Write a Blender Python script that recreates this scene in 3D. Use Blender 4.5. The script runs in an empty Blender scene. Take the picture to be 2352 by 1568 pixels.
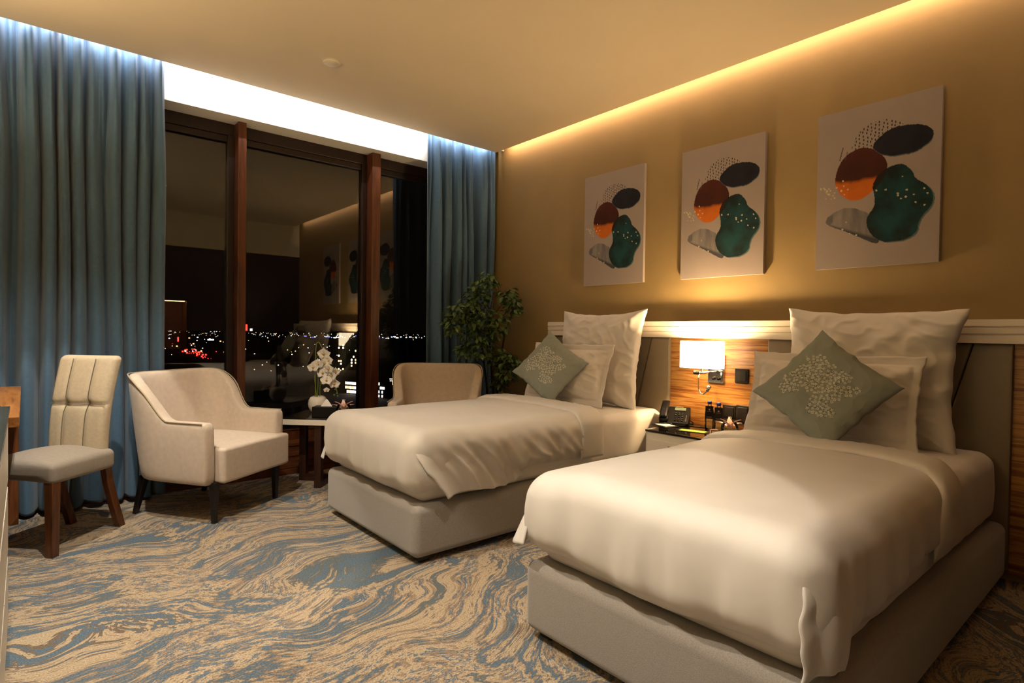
import bpy, bmesh, math, random
import numpy as np
from mathutils import Vector, Matrix, noise
PI = math.pi
sc = bpy.context.scene
COL = sc.collection
random.seed(7)

# ------------------------------------------------------------------ camera
YAW, PITCH, ROLL, FPX = 0.70435, -0.01624, 0.01402, 1317.3
CAM = Vector((0, 0, 1.285))
def cam_basis():
    f = Vector((math.sin(YAW)*math.cos(PITCH), math.cos(YAW)*math.cos(PITCH), math.sin(PITCH)))
    r = Vector((math.cos(YAW), -math.sin(YAW), 0)); u = r.cross(f)
    r2 = r*math.cos(ROLL)+u*math.sin(ROLL); u2 = -r*math.sin(ROLL)+u*math.cos(ROLL)
    return r2, u2, f
R_, U_, F_ = cam_basis()
cd = bpy.data.cameras.new('camera'); cam = bpy.data.objects.new('camera', cd); COL.objects.link(cam)
cd.sensor_width = 36; cd.lens = FPX/2352*36; cd.clip_start = 0.02; cd.clip_end = 9000
cam.matrix_world = Matrix(((R_.x, U_.x, -F_.x, CAM.x), (R_.y, U_.y, -F_.y, CAM.y), (R_.z, U_.z, -F_.z, CAM.z), (0, 0, 0, 1)))
sc.camera = cam

# ------------------------------------------------------------------ world and exposure
w = bpy.data.worlds.new('night'); sc.world = w; w.use_nodes = True
w.node_tree.nodes['Background'].inputs[0].default_value = (0.006, 0.004, 0.003, 1)
w.node_tree.nodes['Background'].inputs[1].default_value = 0.35
sc.view_settings.view_transform = 'Standard'; sc.view_settings.look = 'None'
sc.view_settings.gamma = 1; sc.view_settings.use_curve_mapping = False
sc.view_settings.exposure = 0.22

# ------------------------------------------------------------------ lights of the room
WARM = (1.0, 0.66, 0.36); NEUT = (1.0, 0.93, 0.80); COOL = (1.0, 0.95, 0.98); COVE = (1.0, 0.70, 0.48)
def area(name, loc, direction, sx, sy, power, color, parent=None, spread=PI, turn=False):
    l = bpy.data.lights.new(name, 'AREA'); l.shape = 'RECTANGLE'; l.size = sx; l.size_y = sy
    l.energy = power; l.color = color; l.spread = spread
    o = bpy.data.objects.new(name, l); COL.objects.link(o)
    o.rotation_euler = Vector(direction).to_track_quat('-Z', 'Y').to_euler(); o.location = loc
    if turn:
        z = -Vector(direction).normalized(); x = Vector((0, 1, 0)); y = z.cross(x)
        o.matrix_world = Matrix(((x.x, y.x, z.x, loc[0]), (x.y, y.y, z.y, loc[1]), (x.z, y.z, z.z, loc[2]), (0, 0, 0, 1)))
    if parent: o.parent = parent
    return o
def spot(name, loc, power, color, half, blend=0.15, tilt=(0, 0, -1), rad=0.03, parent=None):
    l = bpy.data.lights.new(name, 'SPOT'); l.energy = power; l.color = color
    l.spot_size = 2*math.radians(half); l.spot_blend = blend; l.shadow_soft_size = rad
    o = bpy.data.objects.new(name, l); COL.objects.link(o)
    o.rotation_euler = Vector(tilt).to_track_quat('-Z', 'Y').to_euler(); o.location = loc
    if parent: o.parent = parent
    return o
# LED strips lying in the two ceiling coves (long thin lamps)
area('headboard_cove_strip', (3.918, 2.35, 3.298), (1, 0, -0.9), 4.9, 0.02, 21, COVE, turn=True)
area('window_cove_strip', (1.65, 4.915, 3.30), (0, 1, 0.0), 4.4, 0.03, 40, COOL)
area('added_ceiling_uplight', (-0.58, 2.6, 2.50), (0.25, 0, 1), 3.2, 0.06, 54, (1.0, .78, .50), turn=True)  # added out-of-view uplight that brightens the ceiling
DOWNLIGHTS = [(0.18, 3.88, 27.5, 170, 1.0), (1.45, 1.60, 22.3, 95, 1.0), (0.25, 2.75, 57, 210, .5), (-0.05, 1.25, 46, 200, .6), (0.05, -1.0, 42, 8, .6)]

# ------------------------------------------------------------------ node helpers
MATS = {}
def rgb(h):
    h = h.lstrip('#'); v = [int(h[i:i+2], 16)/255 for i in (0, 2, 4)]
    return tuple(c/12.92 if c <= .04045 else ((c+.055)/1.055)**2.4 for c in v)+(1,)
def new_mat(name):
    m = bpy.data.materials.new(name); m.use_nodes = True; nt = m.node_tree
    b = nt.nodes['Principled BSDF']; MATS[name] = m
    return m, nt, b
def noise_node(nt, scale, detail=3, rough=.5, stretch=(1, 1, 1), dist=0, coord='Object', rot=(0, 0, 0)):
    tc = nt.nodes.new('ShaderNodeTexCoord'); mp = nt.nodes.new('ShaderNodeMapping')
    mp.inputs['Scale'].default_value = stretch; mp.inputs['Rotation'].default_value = rot
    n = nt.nodes.new('ShaderNodeTexNoise'); n.inputs['Scale'].default_value = scale
    n.inputs['Detail'].default_value = detail; n.inputs['Roughness'].default_value = rough
    n.inputs['Distortion'].default_value = dist
    nt.links.new(tc.outputs[coord], mp.inputs[0]); nt.links.new(mp.outputs[0], n.inputs['Vector'])
    return n
def ramp(nt, src, stops, interp='LINEAR'):
    r = nt.nodes.new('ShaderNodeValToRGB'); r.color_ramp.interpolation = interp
    e = r.color_ramp.elements
    while len(e) < len(stops): e.new(0.5)
    for i, (p, c) in enumerate(stops): e[i].position = p; e[i].color = c if len(c) == 4 else tuple(c)+(1,)
    nt.links.new(src, r.inputs[0]); return r
def bump(nt, b, src, strength, dist=0.01):
    bp = nt.nodes.new('ShaderNodeBump'); bp.inputs['Strength'].default_value = strength
    bp.inputs['Distance'].default_value = dist
    nt.links.new(src, bp.inputs['Height']); nt.links.new(bp.outputs[0], b.inputs['Normal'])
def plain(name, col, rough=.5, metal=0, spec=.5, var=0.06, vscale=8, bmp=0, bscale=200, stretch=(1, 1, 1), coat=0, sheen=0):
    m, nt, b = new_mat(name); c = rgb(col) if isinstance(col, str) else tuple(col)+(1,)
    b.inputs['Roughness'].default_value = rough; b.inputs['Metallic'].default_value = metal
    b.inputs['Specular IOR Level'].default_value = spec; b.inputs['Coat Weight'].default_value = coat
    b.inputs['Sheen Weight'].default_value = sheen
    n = noise_node(nt, vscale, 3)
    lo = tuple(x*(1-var) for x in c[:3]); hi = tuple(min(1, x*(1+var)) for x in c[:3])
    r = ramp(nt, n.outputs[0], [(.3, lo), (.7, hi)]); nt.links.new(r.outputs[0], b.inputs['Base Color'])
    if bmp:
        n2 = noise_node(nt, bscale, 2, stretch=stretch); bump(nt, b, n2.outputs[0], bmp, .002)
    return m
def wood(name, stops, scale=3, stretch=(1, 12, 12), rough=.4, dist=.6, coat=0, fine=.25):
    m, nt, b = new_mat(name)
    n = noise_node(nt, scale, 6, .6, stretch, dist)
    r = ramp(nt, n.outputs[0], [(p, rgb(c)) for p, c in stops])
    n2 = noise_node(nt, scale*6, 3, .6, stretch)
    mx = nt.nodes.new('ShaderNodeMix'); mx.data_type = 'RGBA'; mx.blend_type = 'MULTIPLY'; mx.inputs[0].default_value = fine
    nt.links.new(r.outputs[0], mx.inputs[6]); nt.links.new(n2.outputs[0], mx.inputs[7])
    nt.links.new(mx.outputs[2], b.inputs['Base Color'])
    b.inputs['Roughness'].default_value = rough; b.inputs['Coat Weight'].default_value = coat
    return m
def emit(name, col, strength):
    m, nt, b = new_mat(name); c = tuple(col)+(1,) if len(col) == 3 else col
    b.inputs['Base Color'].default_value = c; b.inputs['Emission Color'].default_value = c
    b.inputs['Emission Strength'].default_value = strength; return m
def glass(name, tint=(1, 1, 1), ior=1.45, boost=1.0):
    # thin clear glass: see-through with Fresnel reflections
    m = bpy.data.materials.new(name); m.use_nodes = True; nt = m.node_tree; nt.nodes.clear(); MATS[name] = m
    out = nt.nodes.new('ShaderNodeOutputMaterial'); mix = nt.nodes.new('ShaderNodeMixShader')
    tr = nt.nodes.new('ShaderNodeBsdfTransparent'); tr.inputs[0].default_value = tuple(tint)+(1,)
    gl = nt.nodes.new('ShaderNodeBsdfGlossy'); gl.inputs['Roughness'].default_value = 0.0
    fr = nt.nodes.new('ShaderNodeFresnel'); fr.inputs[0].default_value = ior
    mu = nt.nodes.new('ShaderNodeMath'); mu.operation = 'MULTIPLY'; mu.inputs[1].default_value = boost; mu.use_clamp = True
    nt.links.new(fr.outputs[0], mu.inputs[0]); nt.links.new(mu.outputs[0], mix.inputs[0])
    nt.links.new(tr.outputs[0], mix.inputs[1]); nt.links.new(gl.outputs[0], mix.inputs[2]); nt.links.new(mix.outputs[0], out.inputs[0])
    return m
def vcol(name, rough=.8, bmp=.1, bscale=350):
    m, nt, b = new_mat(name); a = nt.nodes.new('ShaderNodeAttribute'); a.attribute_name = 'Col'
    nt.links.new(a.outputs['Color'], b.inputs['Base Color']); b.inputs['Roughness'].default_value = rough
    b.inputs['Specular IOR Level'].default_value = .25
    if bmp:
        n2 = noise_node(nt, bscale, 2); bump(nt, b, n2.outputs[0], bmp, .001)
    return m

# ------------------------------------------------------------------ materials
plain('ceiling_paint', '#cdbc9f', .9, var=.02, vscale=2)
plain('wall_paper', '#8a7144', .75, var=.05, vscale=3, bmp=.25, bscale=60, stretch=(1, 14, .6))
plain('wall_paint', '#cbbf9f', .85, var=.03)
plain('bulkhead_paint', '#e4e0d6', .8, var=.01)
plain('white_lacquer', '#d8cfbf', .35, var=.02)
plain('rail_white', '#ddd2c2', .4, var=.02)
plain('linen', '#cdc5bb', .75, var=.015, bmp=.12, bscale=500, sheen=.2)
plain('linen_satin', '#c9c1b6', .55, var=.02, bmp=.08, bscale=500, sheen=.2)
plain('bed_fabric', '#8a8177', .95, var=.16, vscale=260, bmp=.6, bscale=420, sheen=.3)
plain('armchair_fabric', '#c2b2a1', .9, var=.06, vscale=30, bmp=.35, bscale=500, sheen=.3)
plain('chair_fabric', '#b6a78e', .95, var=.06, vscale=60, bmp=.5, bscale=600, stretch=(1, 1, 4))
plain('seat_fabric', '#8f8579', .95, var=.06, vscale=60, bmp=.5, bscale=600)
plain('seam', '#6a604f', .9)
plain('piping', '#a3957e', .8)
plain('headboard_leather', '#7a6b55', .5, var=.05, bmp=.1, bscale=250)
plain('curtain_cloth', '#44617a', .85, var=.06, vscale=40, bmp=.3, bscale=300, stretch=(1, 1, 6), sheen=.2)
plain('black_wood', '#120c0a', .4)
plain('black_plastic', '#090807', .5, spec=.15, var=.1)
plain('black_satin', '#0a0808', .4, spec=.25)
plain('switch_plastic', '#17110d', .6, spec=.15)
plain('chrome', '#c8c8c8', .08, metal=1, var=0)
plain('paper', '#d8d2c4', .8)
plain('tissue', '#e6e1da', .9)
plain('green_paper', '#8fae2e', .6)
plain('box_brown', '#7a4526', .6)
plain('grey_print', '#8b8c86', .6)
plain('lime_green', '#5c7a28', .6)
plain('stem_green', '#6b7a33', .55)
plain('petal_white', '#e9e2d8', .7, var=.04)
plain('petal_pink', '#e8b0a4', .7, var=.15, vscale=40)
plain('orchid_lip', '#c9a13a', .6, var=.3, vscale=200)
plain('ceramic', '#d9d0c2', .12, coat=.6, var=.01)
plain('blue_cap', '#1d2f86', .4)
plain('leaf', '#4d6330', .5, var=.45, vscale=14)
plain('bark', '#3a2819', .9, var=.2)
plain('lcd', '#5f6a55', .25)
plain('key_print', '#8d8a84', .5)
plain('orange_print', '#c97a3a', .6)
plain('sensor_white', '#c9bba2', .6)
plain('ground_dark', '#0b0a0a', .9)
plain('building_dark', '#141110', .9)
plain('niche_back', '#8a5a30', .6)
plain('table_top_dark', '#140d09', .08, coat=.5)
plain('cabinet_glass', '#3b3d38', .12)
wood('sash_shaded', [(.3, '#160a05'), (.6, '#251209'), (.8, '#30180c')], 2.5, (14, 14, 1), .4)  # window wood darkened: shade on header and side frames put into the colour
wood('window_wood', [(.3, '#3a1c0c'), (.55, '#5b3018'), (.75, '#74421f')], 2.5, (14, 14, 1), .35)
wood('sill_wood', [(.3, '#42200d'), (.5, '#63351a'), (.75, '#8a5228')], 2.5, (1, 14, 14), .35)
wood('zebra_wood', [(.28, '#5a2f12'), (.42, '#8e5420'), (.5, '#c08a45'), (.6, '#8c5220'), (.72, '#cfa05c')], 2.2, (1, .55, 13), .35, .25, fine=.35)
wood('closet_wood', [(.3, '#1d0b05'), (.6, '#33150a'), (.8, '#46200f')], 2, (10, 10, 1), .35)
wood('desk_wood', [(.3, '#6d4018'), (.5, '#95602b'), (.7, '#a9743a')], 3, (14, 1.2, 14), .35)
wood('desk_wood_upright', [(.3, '#4d2812'), (.5, '#6a3a1a'), (.7, '#7d4a24')], 3, (14, 14, 1.2), .35)
wood('chair_wood', [(.3, '#3d2110'), (.55, '#62381a'), (.75, '#7c4a24')], 4, (12, 12, 1), .4)
wood('table_wood', [(.3, '#24120b'), (.6, '#3c2013'), (.8, '#512d1a')], 4, (12, 12, 1), .35)
glass('window_glass', (.85, .85, .83), 1.5, 1.9)
glass('clear_glass', (.97, .98, .95), 1.45, 1.3)
glass('bottle_plastic', (.9, .92, .9), 1.45, 1.6)
vcol('canvas_print', .85, .12, 500)
vcol('embroidered_cloth', .85, .3, 600)
emit('lens_glow', (1, .85, .65), 12)
emit('led_warm', (1, .62, .30), 22)
CITY = [emit('city_white', (1, .86, .7), 7), emit('city_cool', (.6, .75, 1), 8), emit('city_amber', (1, .5, .2), 5), emit('city_red', (1, .03, .02), 6), emit('city_blue', (.12, .12, 1), 2.2)]
# lamp shade: opaque cloth, its emission stands in for bulb light shining through
m, nt, b = new_mat('shade_cloth'); b.inputs['Base Color'].default_value = (.9, .82, .7, 1)
b.inputs['Emission Color'].default_value = (1, .80, .52, 1); b.inputs['Emission Strength'].default_value = 7.0
# marbled carpet
m, nt, b = new_mat('carpet'); b.inputs['Roughness'].default_value = 1; b.inputs['Specular IOR Level'].default_value = .1
N, L = nt.nodes, nt.links
tc = N.new('ShaderNodeTexCoord'); mp = N.new('ShaderNodeMapping'); mp.inputs['Rotation'].default_value = (0, 0, math.radians(-8))
L.new(tc.outputs['Object'], mp.inputs[0])
wn = N.new('ShaderNodeTexNoise'); wn.inputs['Scale'].default_value = 1.1; wn.inputs['Detail'].default_value = 2; L.new(mp.outputs[0], wn.inputs['Vector'])
s1 = N.new('ShaderNodeVectorMath'); s1.operation = 'SUBTRACT'; s1.inputs[1].default_value = (.5, .5, .5); L.new(wn.outputs['Color'], s1.inputs[0])
s2 = N.new('ShaderNodeVectorMath'); s2.operation = 'MULTIPLY'; s2.inputs[1].default_value = (1.6, 1.05, 0); L.new(s1.outputs[0], s2.inputs[0])
s3 = N.new('ShaderNodeVectorMath'); s3.operation = 'ADD'; L.new(mp.outputs[0], s3.inputs[0]); L.new(s2.outputs[0], s3.inputs[1])
m2 = N.new('ShaderNodeMapping'); m2.inputs['Scale'].default_value = (.7, 2.3, 1); L.new(s3.outputs[0], m2.inputs[0])
n1 = N.new('ShaderNodeTexNoise'); n1.inputs['Scale'].default_value = 1.25; n1.inputs['Detail'].default_value = 4.5; n1.inputs['Roughness'].default_value = .55; n1.inputs['Distortion'].default_value = .9
L.new(m2.outputs[0], n1.inputs['Vector'])
nf = N.new('ShaderNodeTexNoise'); nf.inputs['Scale'].default_value = 34; nf.inputs['Detail'].default_value = 3; nf.inputs['Roughness'].default_value = .7
m3 = N.new('ShaderNodeMapping'); m3.inputs['Scale'].default_value = (.5, 1.6, 1); L.new(s3.outputs[0], m3.inputs[0]); L.new(m3.outputs[0], nf.inputs['Vector'])
ad = N.new('ShaderNodeMath'); ad.operation = 'MULTIPLY_ADD'; ad.inputs[1].default_value = .24; L.new(nf.outputs[0], ad.inputs[0]); L.new(n1.outputs[0], ad.inputs[2])
CREAM, TAN, BRN, BLU, SLT = rgb('#a18f76'), rgb('#857260'), rgb('#6a5d50'), rgb('#56646f'), rgb('#5c605f')
rp = ramp(nt, ad.outputs[0], [(.0, BLU), (.44, SLT), (.47, TAN), (.485, CREAM), (.535, TAN), (.555, BLU), (.575, CREAM), (.615, TAN), (.64, SLT), (.65, BLU), (.685, TAN), (.70, CREAM), (.74, BRN), (.76, BLU)], 'CONSTANT')
nv = N.new('ShaderNodeTexNoise'); nv.inputs['Scale'].default_value = 160; nv.inputs['Detail'].default_value = 2; L.new(tc.outputs['Object'], nv.inputs['Vector'])
rv = ramp(nt, nv.outputs[0], [(.35, (.72, .72, .72, 1)), (.65, (1.2, 1.2, 1.2, 1))])
mx = N.new('ShaderNodeMix'); mx.data_type = 'RGBA'; mx.blend_type = 'MULTIPLY'; mx.inputs[0].default_value = 1
L.new(rp.outputs[0], mx.inputs[6]); L.new(rv.outputs[0], mx.inputs[7]); L.new(mx.outputs[2], b.inputs['Base Color'])
bump(nt, b, nv.outputs[0], .5, .004)

# ------------------------------------------------------------------ mesh helpers
class MB:
    def __init__(s): s.v = []; s.f = []; s.mi = []; s.cur = 0
    def add(s, vs, fs, M=None):
        o = len(s.v)
        for p in vs:
            p = Vector(p); s.v.append(M @ p if M else p)
        for f in fs: s.f.append([i+o for i in f]); s.mi.append(s.cur)
        return s
    def box(s, x0, x1, y0, y1, z0, z1, M=None):
        return s.add([(x0, y0, z0), (x1, y0, z0), (x1, y1, z0), (x0, y1, z0), (x0, y0, z1), (x1, y0, z1), (x1, y1, z1), (x0, y1, z1)],
                     [(0, 3, 2, 1), (4, 5, 6, 7), (0, 1, 5, 4), (1, 2, 6, 5), (2, 3, 7, 6), (3, 0, 4, 7)], M)
    def rbox(s, x0, x1, y0, y1, z0, z1, r, step=None, fn=None, M=None):
        # box with rounded edges on a dense grid; fn moves each point
        c = Vector(((x0+x1)/2, (y0+y1)/2, (z0+z1)/2)); h = Vector(((x1-x0)/2, (y1-y0)/2, (z1-z0)/2))
        r = min(r, h.x*.999, h.y*.999, h.z*.999); key = {}; vs = []; fs = []
        def ticks(a):
            inner = a-r; k = max(1, int(round(2*inner/(step or 1e9)))); t = [-inner+2*inner*i/k for i in range(k+1)]
            e = 4
            ed = [inner+r*math.tan(PI/4*i/e) for i in range(1, e+1)]
            return [-x for x in reversed(ed)]+t+ed
        T = [ticks(h.x), ticks(h.y), ticks(h.z)]
        def vid(p):
            k = (round(p[0], 6), round(p[1], 6), round(p[2], 6))
            if k in key: return key[k]
            q = Vector([max(-h[i]+r, min(h[i]-r, p[i])) for i in range(3)]); d = Vector(p)-q
            if d.length > 1e-9: d = d.normalized()*r
            w_ = c+q+d
            if fn: w_ = Vector(fn(w_, Vector((d.x, d.y, d.z)).normalized() if d.length > 0 else Vector((0, 0, 1))))
            key[k] = len(vs); vs.append(w_); return key[k]
        for ax in range(3):
            a, b_ = (ax+1) % 3, (ax+2) % 3
            for sg in (-1, 1):
                for i in range(len(T[a])-1):
                    for j in range(len(T[b_])-1):
                        ids = []
                        for (di, dj) in ((0, 0), (1, 0), (1, 1), (0, 1)):
                            p = [0, 0, 0]; p[ax] = sg*h[ax]; p[a] = T[a][i+di]; p[b_] = T[b_][j+dj]; ids.append(vid(p))
                        if sg < 0: ids.reverse()
                        fs.append(ids)
        return s.add(vs, fs, M)
    def tube(s, path, rad, n=10, M=None, caps=True):
        path = [Vector(p) for p in path]; rr = rad if isinstance(rad, (list, tuple)) else [rad]*len(path)
        vs = []; fs = []; up = None
        for i, p in enumerate(path):
            t = (path[min(i+1, len(path)-1)]-path[max(i-1, 0)]).normalized()
            if up is None: up = Vector((0, 0, 1)) if abs(t.z) < .9 else Vector((1, 0, 0))
            a = t.cross(up).normalized(); up = a.cross(t).normalized()
            for k in range(n):
                an = 2*PI*k/n; vs.append(p+(a*math.cos(an)+up*math.sin(an))*rr[i])
        for i in range(len(path)-1):
            for k in range(n):
                k2 = (k+1) % n; fs.append((i*n+k, i*n+k2, (i+1)*n+k2, (i+1)*n+k))
        if caps: fs.append(list(range(n))[::-1]); fs.append([(len(path)-1)*n+k for k in range(n)])
        return s.add(vs, fs, M)
    def lathe(s, prof, n=32, M=None, cap0=True, cap1=False):
        vs = []; fs = []
        for (r, z) in prof:
            for k in range(n): vs.append((r*math.cos(2*PI*k/n), r*math.sin(2*PI*k/n), z))
        for i in range(len(prof)-1):
            for k in range(n):
                k2 = (k+1) % n; fs.append((i*n+k, i*n+k2, (i+1)*n+k2, (i+1)*n+k))
        if cap0: fs.append(list(range(n))[::-1])
        if cap1: fs.append([(len(prof)-1)*n+k for k in range(n)])
        return s.add(vs, fs, M)
    def prism(s, pts, ax, a0, a1, M=None):
        # pts in the two other axes, extruded along axis ax
        n = len(pts); vs = []
        for a in (a0, a1):
            for (p, q) in pts:
                v = [0, 0, 0]; v[ax] = a; v[(ax+1) % 3] = p; v[(ax+2) % 3] = q; vs.append(tuple(v))
        fs = [list(range(n))[::-1], [n+i for i in range(n)]]+[(i, (i+1) % n, n+(i+1) % n, n+i) for i in range(n)]
        return s.add(vs, fs, M)
    def taper(s, x, y, z0, z1, s0, s1, dx=0, dy=0, M=None):
        # square leg: half size s0 at the floor, s1 on top; top shifted by (-dx,-dy)
        vs = [(x-s0, y-s0, z0), (x+s0, y-s0, z0), (x+s0, y+s0, z0), (x-s0, y+s0, z0)]
        X, Y = x-dx, y-dy
        vs += [(X-s1, Y-s1, z1), (X+s1, Y-s1, z1), (X+s1, Y+s1, z1), (X-s1, Y+s1, z1)]
        return s.add(vs, [(0, 3, 2, 1), (4, 5, 6, 7), (0, 1, 5, 4), (1, 2, 6, 5), (2, 3, 7, 6), (3, 0, 4, 7)], M)
    def build(s, name, mats, parent=None, smooth=False, bevel=0):
        me = bpy.data.meshes.new(name); me.from_pydata([tuple(v) for v in s.v], [], s.f); me.update()
        bm = bmesh.new(); bm.from_mesh(me); bmesh.ops.recalc_face_normals(bm, faces=bm.faces[:]); bm.to_mesh(me); bm.free()
        for k in (mats if isinstance(mats, (list, tuple)) else [mats]): me.materials.append(MATS[k])
        for p, mi in zip(me.polygons, s.mi): p.material_index = mi; p.use_smooth = smooth
        o = bpy.data.objects.new(name, me); COL.objects.link(o)
        if parent: o.parent = parent
        if bevel:
            b = o.modifiers.new('bevel', 'BEVEL'); b.width = bevel; b.segments = 2; b.limit_method = 'ANGLE'
        return o
def tag(o, label=None, cat=None, group=None, kind=None):
    if label: o['label'] = label
    if cat: o['category'] = cat
    if group: o['group'] = group
    if kind: o['kind'] = kind
    return o
def thing(name, label, cat, loc=(0, 0, 0), rz=0, group=None):
    o = bpy.data.objects.new(name, None); COL.objects.link(o); o.empty_display_size = .1
    o.location = loc; o.rotation_euler = (0, 0, rz); return tag(o, label, cat, group)
def struct(name, mb, mat, parent=None, **k):
    o = mb.build(name, mat, parent, **k)
    if not parent: o['kind'] = 'structure'
    return o
def at_z(px, py, z):
    d = F_+R_*((px-1176)/FPX)-U_*((py-784)/FPX); t = (z-CAM.z)/d.z; return CAM+d*t
def fbm(p, sc_=1.0, o=3): return noise.fractal(Vector(p)*sc_, 1.0, 2.0, o)
def sm(a, b_, x):
    t = max(0, min(1, (x-a)/(b_-a))); return t*t*(3-2*t)

# ================================================================== THE ROOM
WX = 4.00; LX = -0.65; CZ = 3.232; BY = -0.30; WY = 5.11; GY = 5.36
struct('floor', MB().box(LX, WX, -2.6, 5.14, -.05, 0), 'carpet')
mb = MB(); mb.box(LX, 3.90, -2.6, 4.90, CZ, CZ+.03); struct('ceiling', mb, 'ceiling_paint')
mb = MB(); mb.box(LX-.1, WX+.1, -2.6, GY+.1, 3.52, 3.56); struct('ceiling', mb, 'ceiling_paint')
struct('wall_right', MB().box(WX, WX+.1, BY-.12, GY+.1, -.05, 3.56), 'wall_paper')
struct('wall_left', MB().box(LX-.1, LX, -2.6, GY+.1, -.05, 3.56), 'wall_paint')
# back wall: dark closet panelling with a paler wall above it, a lit niche
mb = MB(); mb.box(.78, WX, BY-.1, BY, 2.655, 3.56); struct('wall_back', mb, 'wall_paint')
mb = MB(); mb.box(.78, .80, BY-.6, BY, 0, 2.655); mb.box(.78, 1.40, BY-.04, BY, 0, 2.655); mb.box(2.10, WX, BY-.04, BY, 0, 2.655)
mb.box(1.40, 2.10, BY-.04, BY, 1.74, 2.655); mb.box(1.40, 2.10, BY-.04, BY, 0, .92)
for x in (2.12, 2.9, 3.8): mb.box(x, x+.012, BY, BY+.006, .02, 2.63)
clos = struct('trim_1', mb, 'closet_wood')
mb = MB(); mb.box(1.40, 2.10, BY-.45, BY-.42, .92, 1.74); mb.box(1.38, 1.40, BY-.45, BY-.04, .9, 1.76); mb.box(2.10, 2.12, BY-.45, BY-.04, .9, 1.76)
mb.box(1.40, 2.10, BY-.45, BY-.04, 1.74, 1.76); mb.box(1.40, 2.10, BY-.45, BY-.04, .90, .92); struct('trim_2', mb, 'niche_back')
struct('trim_3', MB().box(1.42, 2.08, BY-.08, BY-.06, 1.725, 1.738), 'led_warm')
mb = MB(); mb.box(LX, LX+.14, -.4, 4.2, 2.43, 2.45); mb.box(LX+.13, LX+.14, -.4, 4.2, 2.45, 2.50); struct('added_trough', mb, 'wall_paint')  # unseen trough added on the left wall to carry the ceiling uplight
struct('wall_entry', MB().box(LX, .78, -2.7, -2.6, 0, 3.56), 'wall_paint')
struct('wall_hall', MB().box(.78, .88, -2.6, BY-.1, 0, 3.56), 'wall_paint')
# bulkhead above the window and the shallow cove behind the ceiling edge
struct('wall_window', MB().box(LX, WX, WY, GY+.1, 3.03, 3.52), 'bulkhead_paint')
# low timber wall under the window
mb = MB(); mb.box(LX, WX, WY, GY+.06, 0, .255); mb.box(LX, WX, WY-.012, GY+.06, .255, .275)
for z in (.06, .16): mb.box(LX, WX, WY-.004, WY, z, z+.006)
struct('trim_4', mb, 'sill_wood')
mb = MB(); mb.box(LX, WX, 4.885, 4.90, CZ+.03, CZ+.05); mb.box(3.885, 3.90, BY, 4.885, CZ+.03, CZ+.04); struct('trim_5', mb, 'ceiling_paint')

win = bpy.data.objects.new('window_1', None); COL.objects.link(win); win['kind'] = 'structure'; win.location = (1.6, GY, .275)
def wl(mb): # shift to window-local
    for i in range(len(mb.v)): mb.v[i] = mb.v[i]-Vector((1.6, GY, .275))
    return mb
mb = MB(); mb.box(LX, WX, 5.33, 5.42, 2.93, 3.03); mb.box(LX, WX, 5.345, 5.42, 2.875, 2.93)
wl_dark = mb; mb = MB(); mb.box(LX, WX, 5.27, 5.42, .275, .36)
for (x0, x1) in ((1.372, 1.437), (2.60, 2.69)):
    mb.box(x0, x1, 5.21, 5.42, .36, 3.029); wl_dark.box(x0-.055, x0-.0005, 5.32, 5.42, .36, 2.93); wl_dark.box(x1+.0005, x1+.035, 5.33, 5.42, .36, 2.93)
mb.box(LX, LX+.08, 5.27, 5.42, .275, 3.03); mb.box(3.92, WX, 5.27, 5.42, .275, 3.03)
wl(mb).build('window_frame', 'window_wood', win, bevel=.003)
wl(wl_dark).build('sash_frame', 'sash_shaded', win, bevel=.003)
for (x0, x1) in ((LX+.08, 1.317), (1.477, 2.545), (2.73, 3.92)):
    wl(MB().box(x0, x1, GY-.004, GY+.004, .36, 2.86)).build('pane', 'window_glass', win)
wl(MB().box(LX, WX, 5.262, 5.268, .36, .367)).build('metal_track', 'chrome', win)

# smoke sensor and downlights
t = thing('smoke_sensor', 'small round off-white sensor disc flush on the ceiling', 'sensor', (1.703, 4.08, CZ))
MB().lathe([(.055, -.012), (.06, -.006), (.06, 0)], 32).build('cover', 'sensor_white', t, True)
MB().lathe([(.068, -.003), (.068, 0)], 32).build('rim', 'sensor_white', t)
for i, (x, y, half, p, bl) in enumerate(DOWNLIGHTS):
    where = ['above the dining chair and armchair', 'above the foot of the near bed', 'in the middle of the room', 'near the closets', 'in the entrance hall'][i]
    t = thing('ceiling_light', 'recessed round downlight '+where, 'ceiling light', (x, y, CZ), 0)
    MB().lathe([(.036, -.001), (.05, -.004), (.052, 0)], 24, cap0=False).build('trim_ring', 'sensor_white', t, True)
    MB().lathe([(.035, -.002), (.035, -.001)], 24).build('lens', 'lens_glow', t)
    spot('lamp', (0, 0, -.02), p, NEUT, half, .12 if bl == 1.0 else bl, rad=.02, parent=t)

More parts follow.
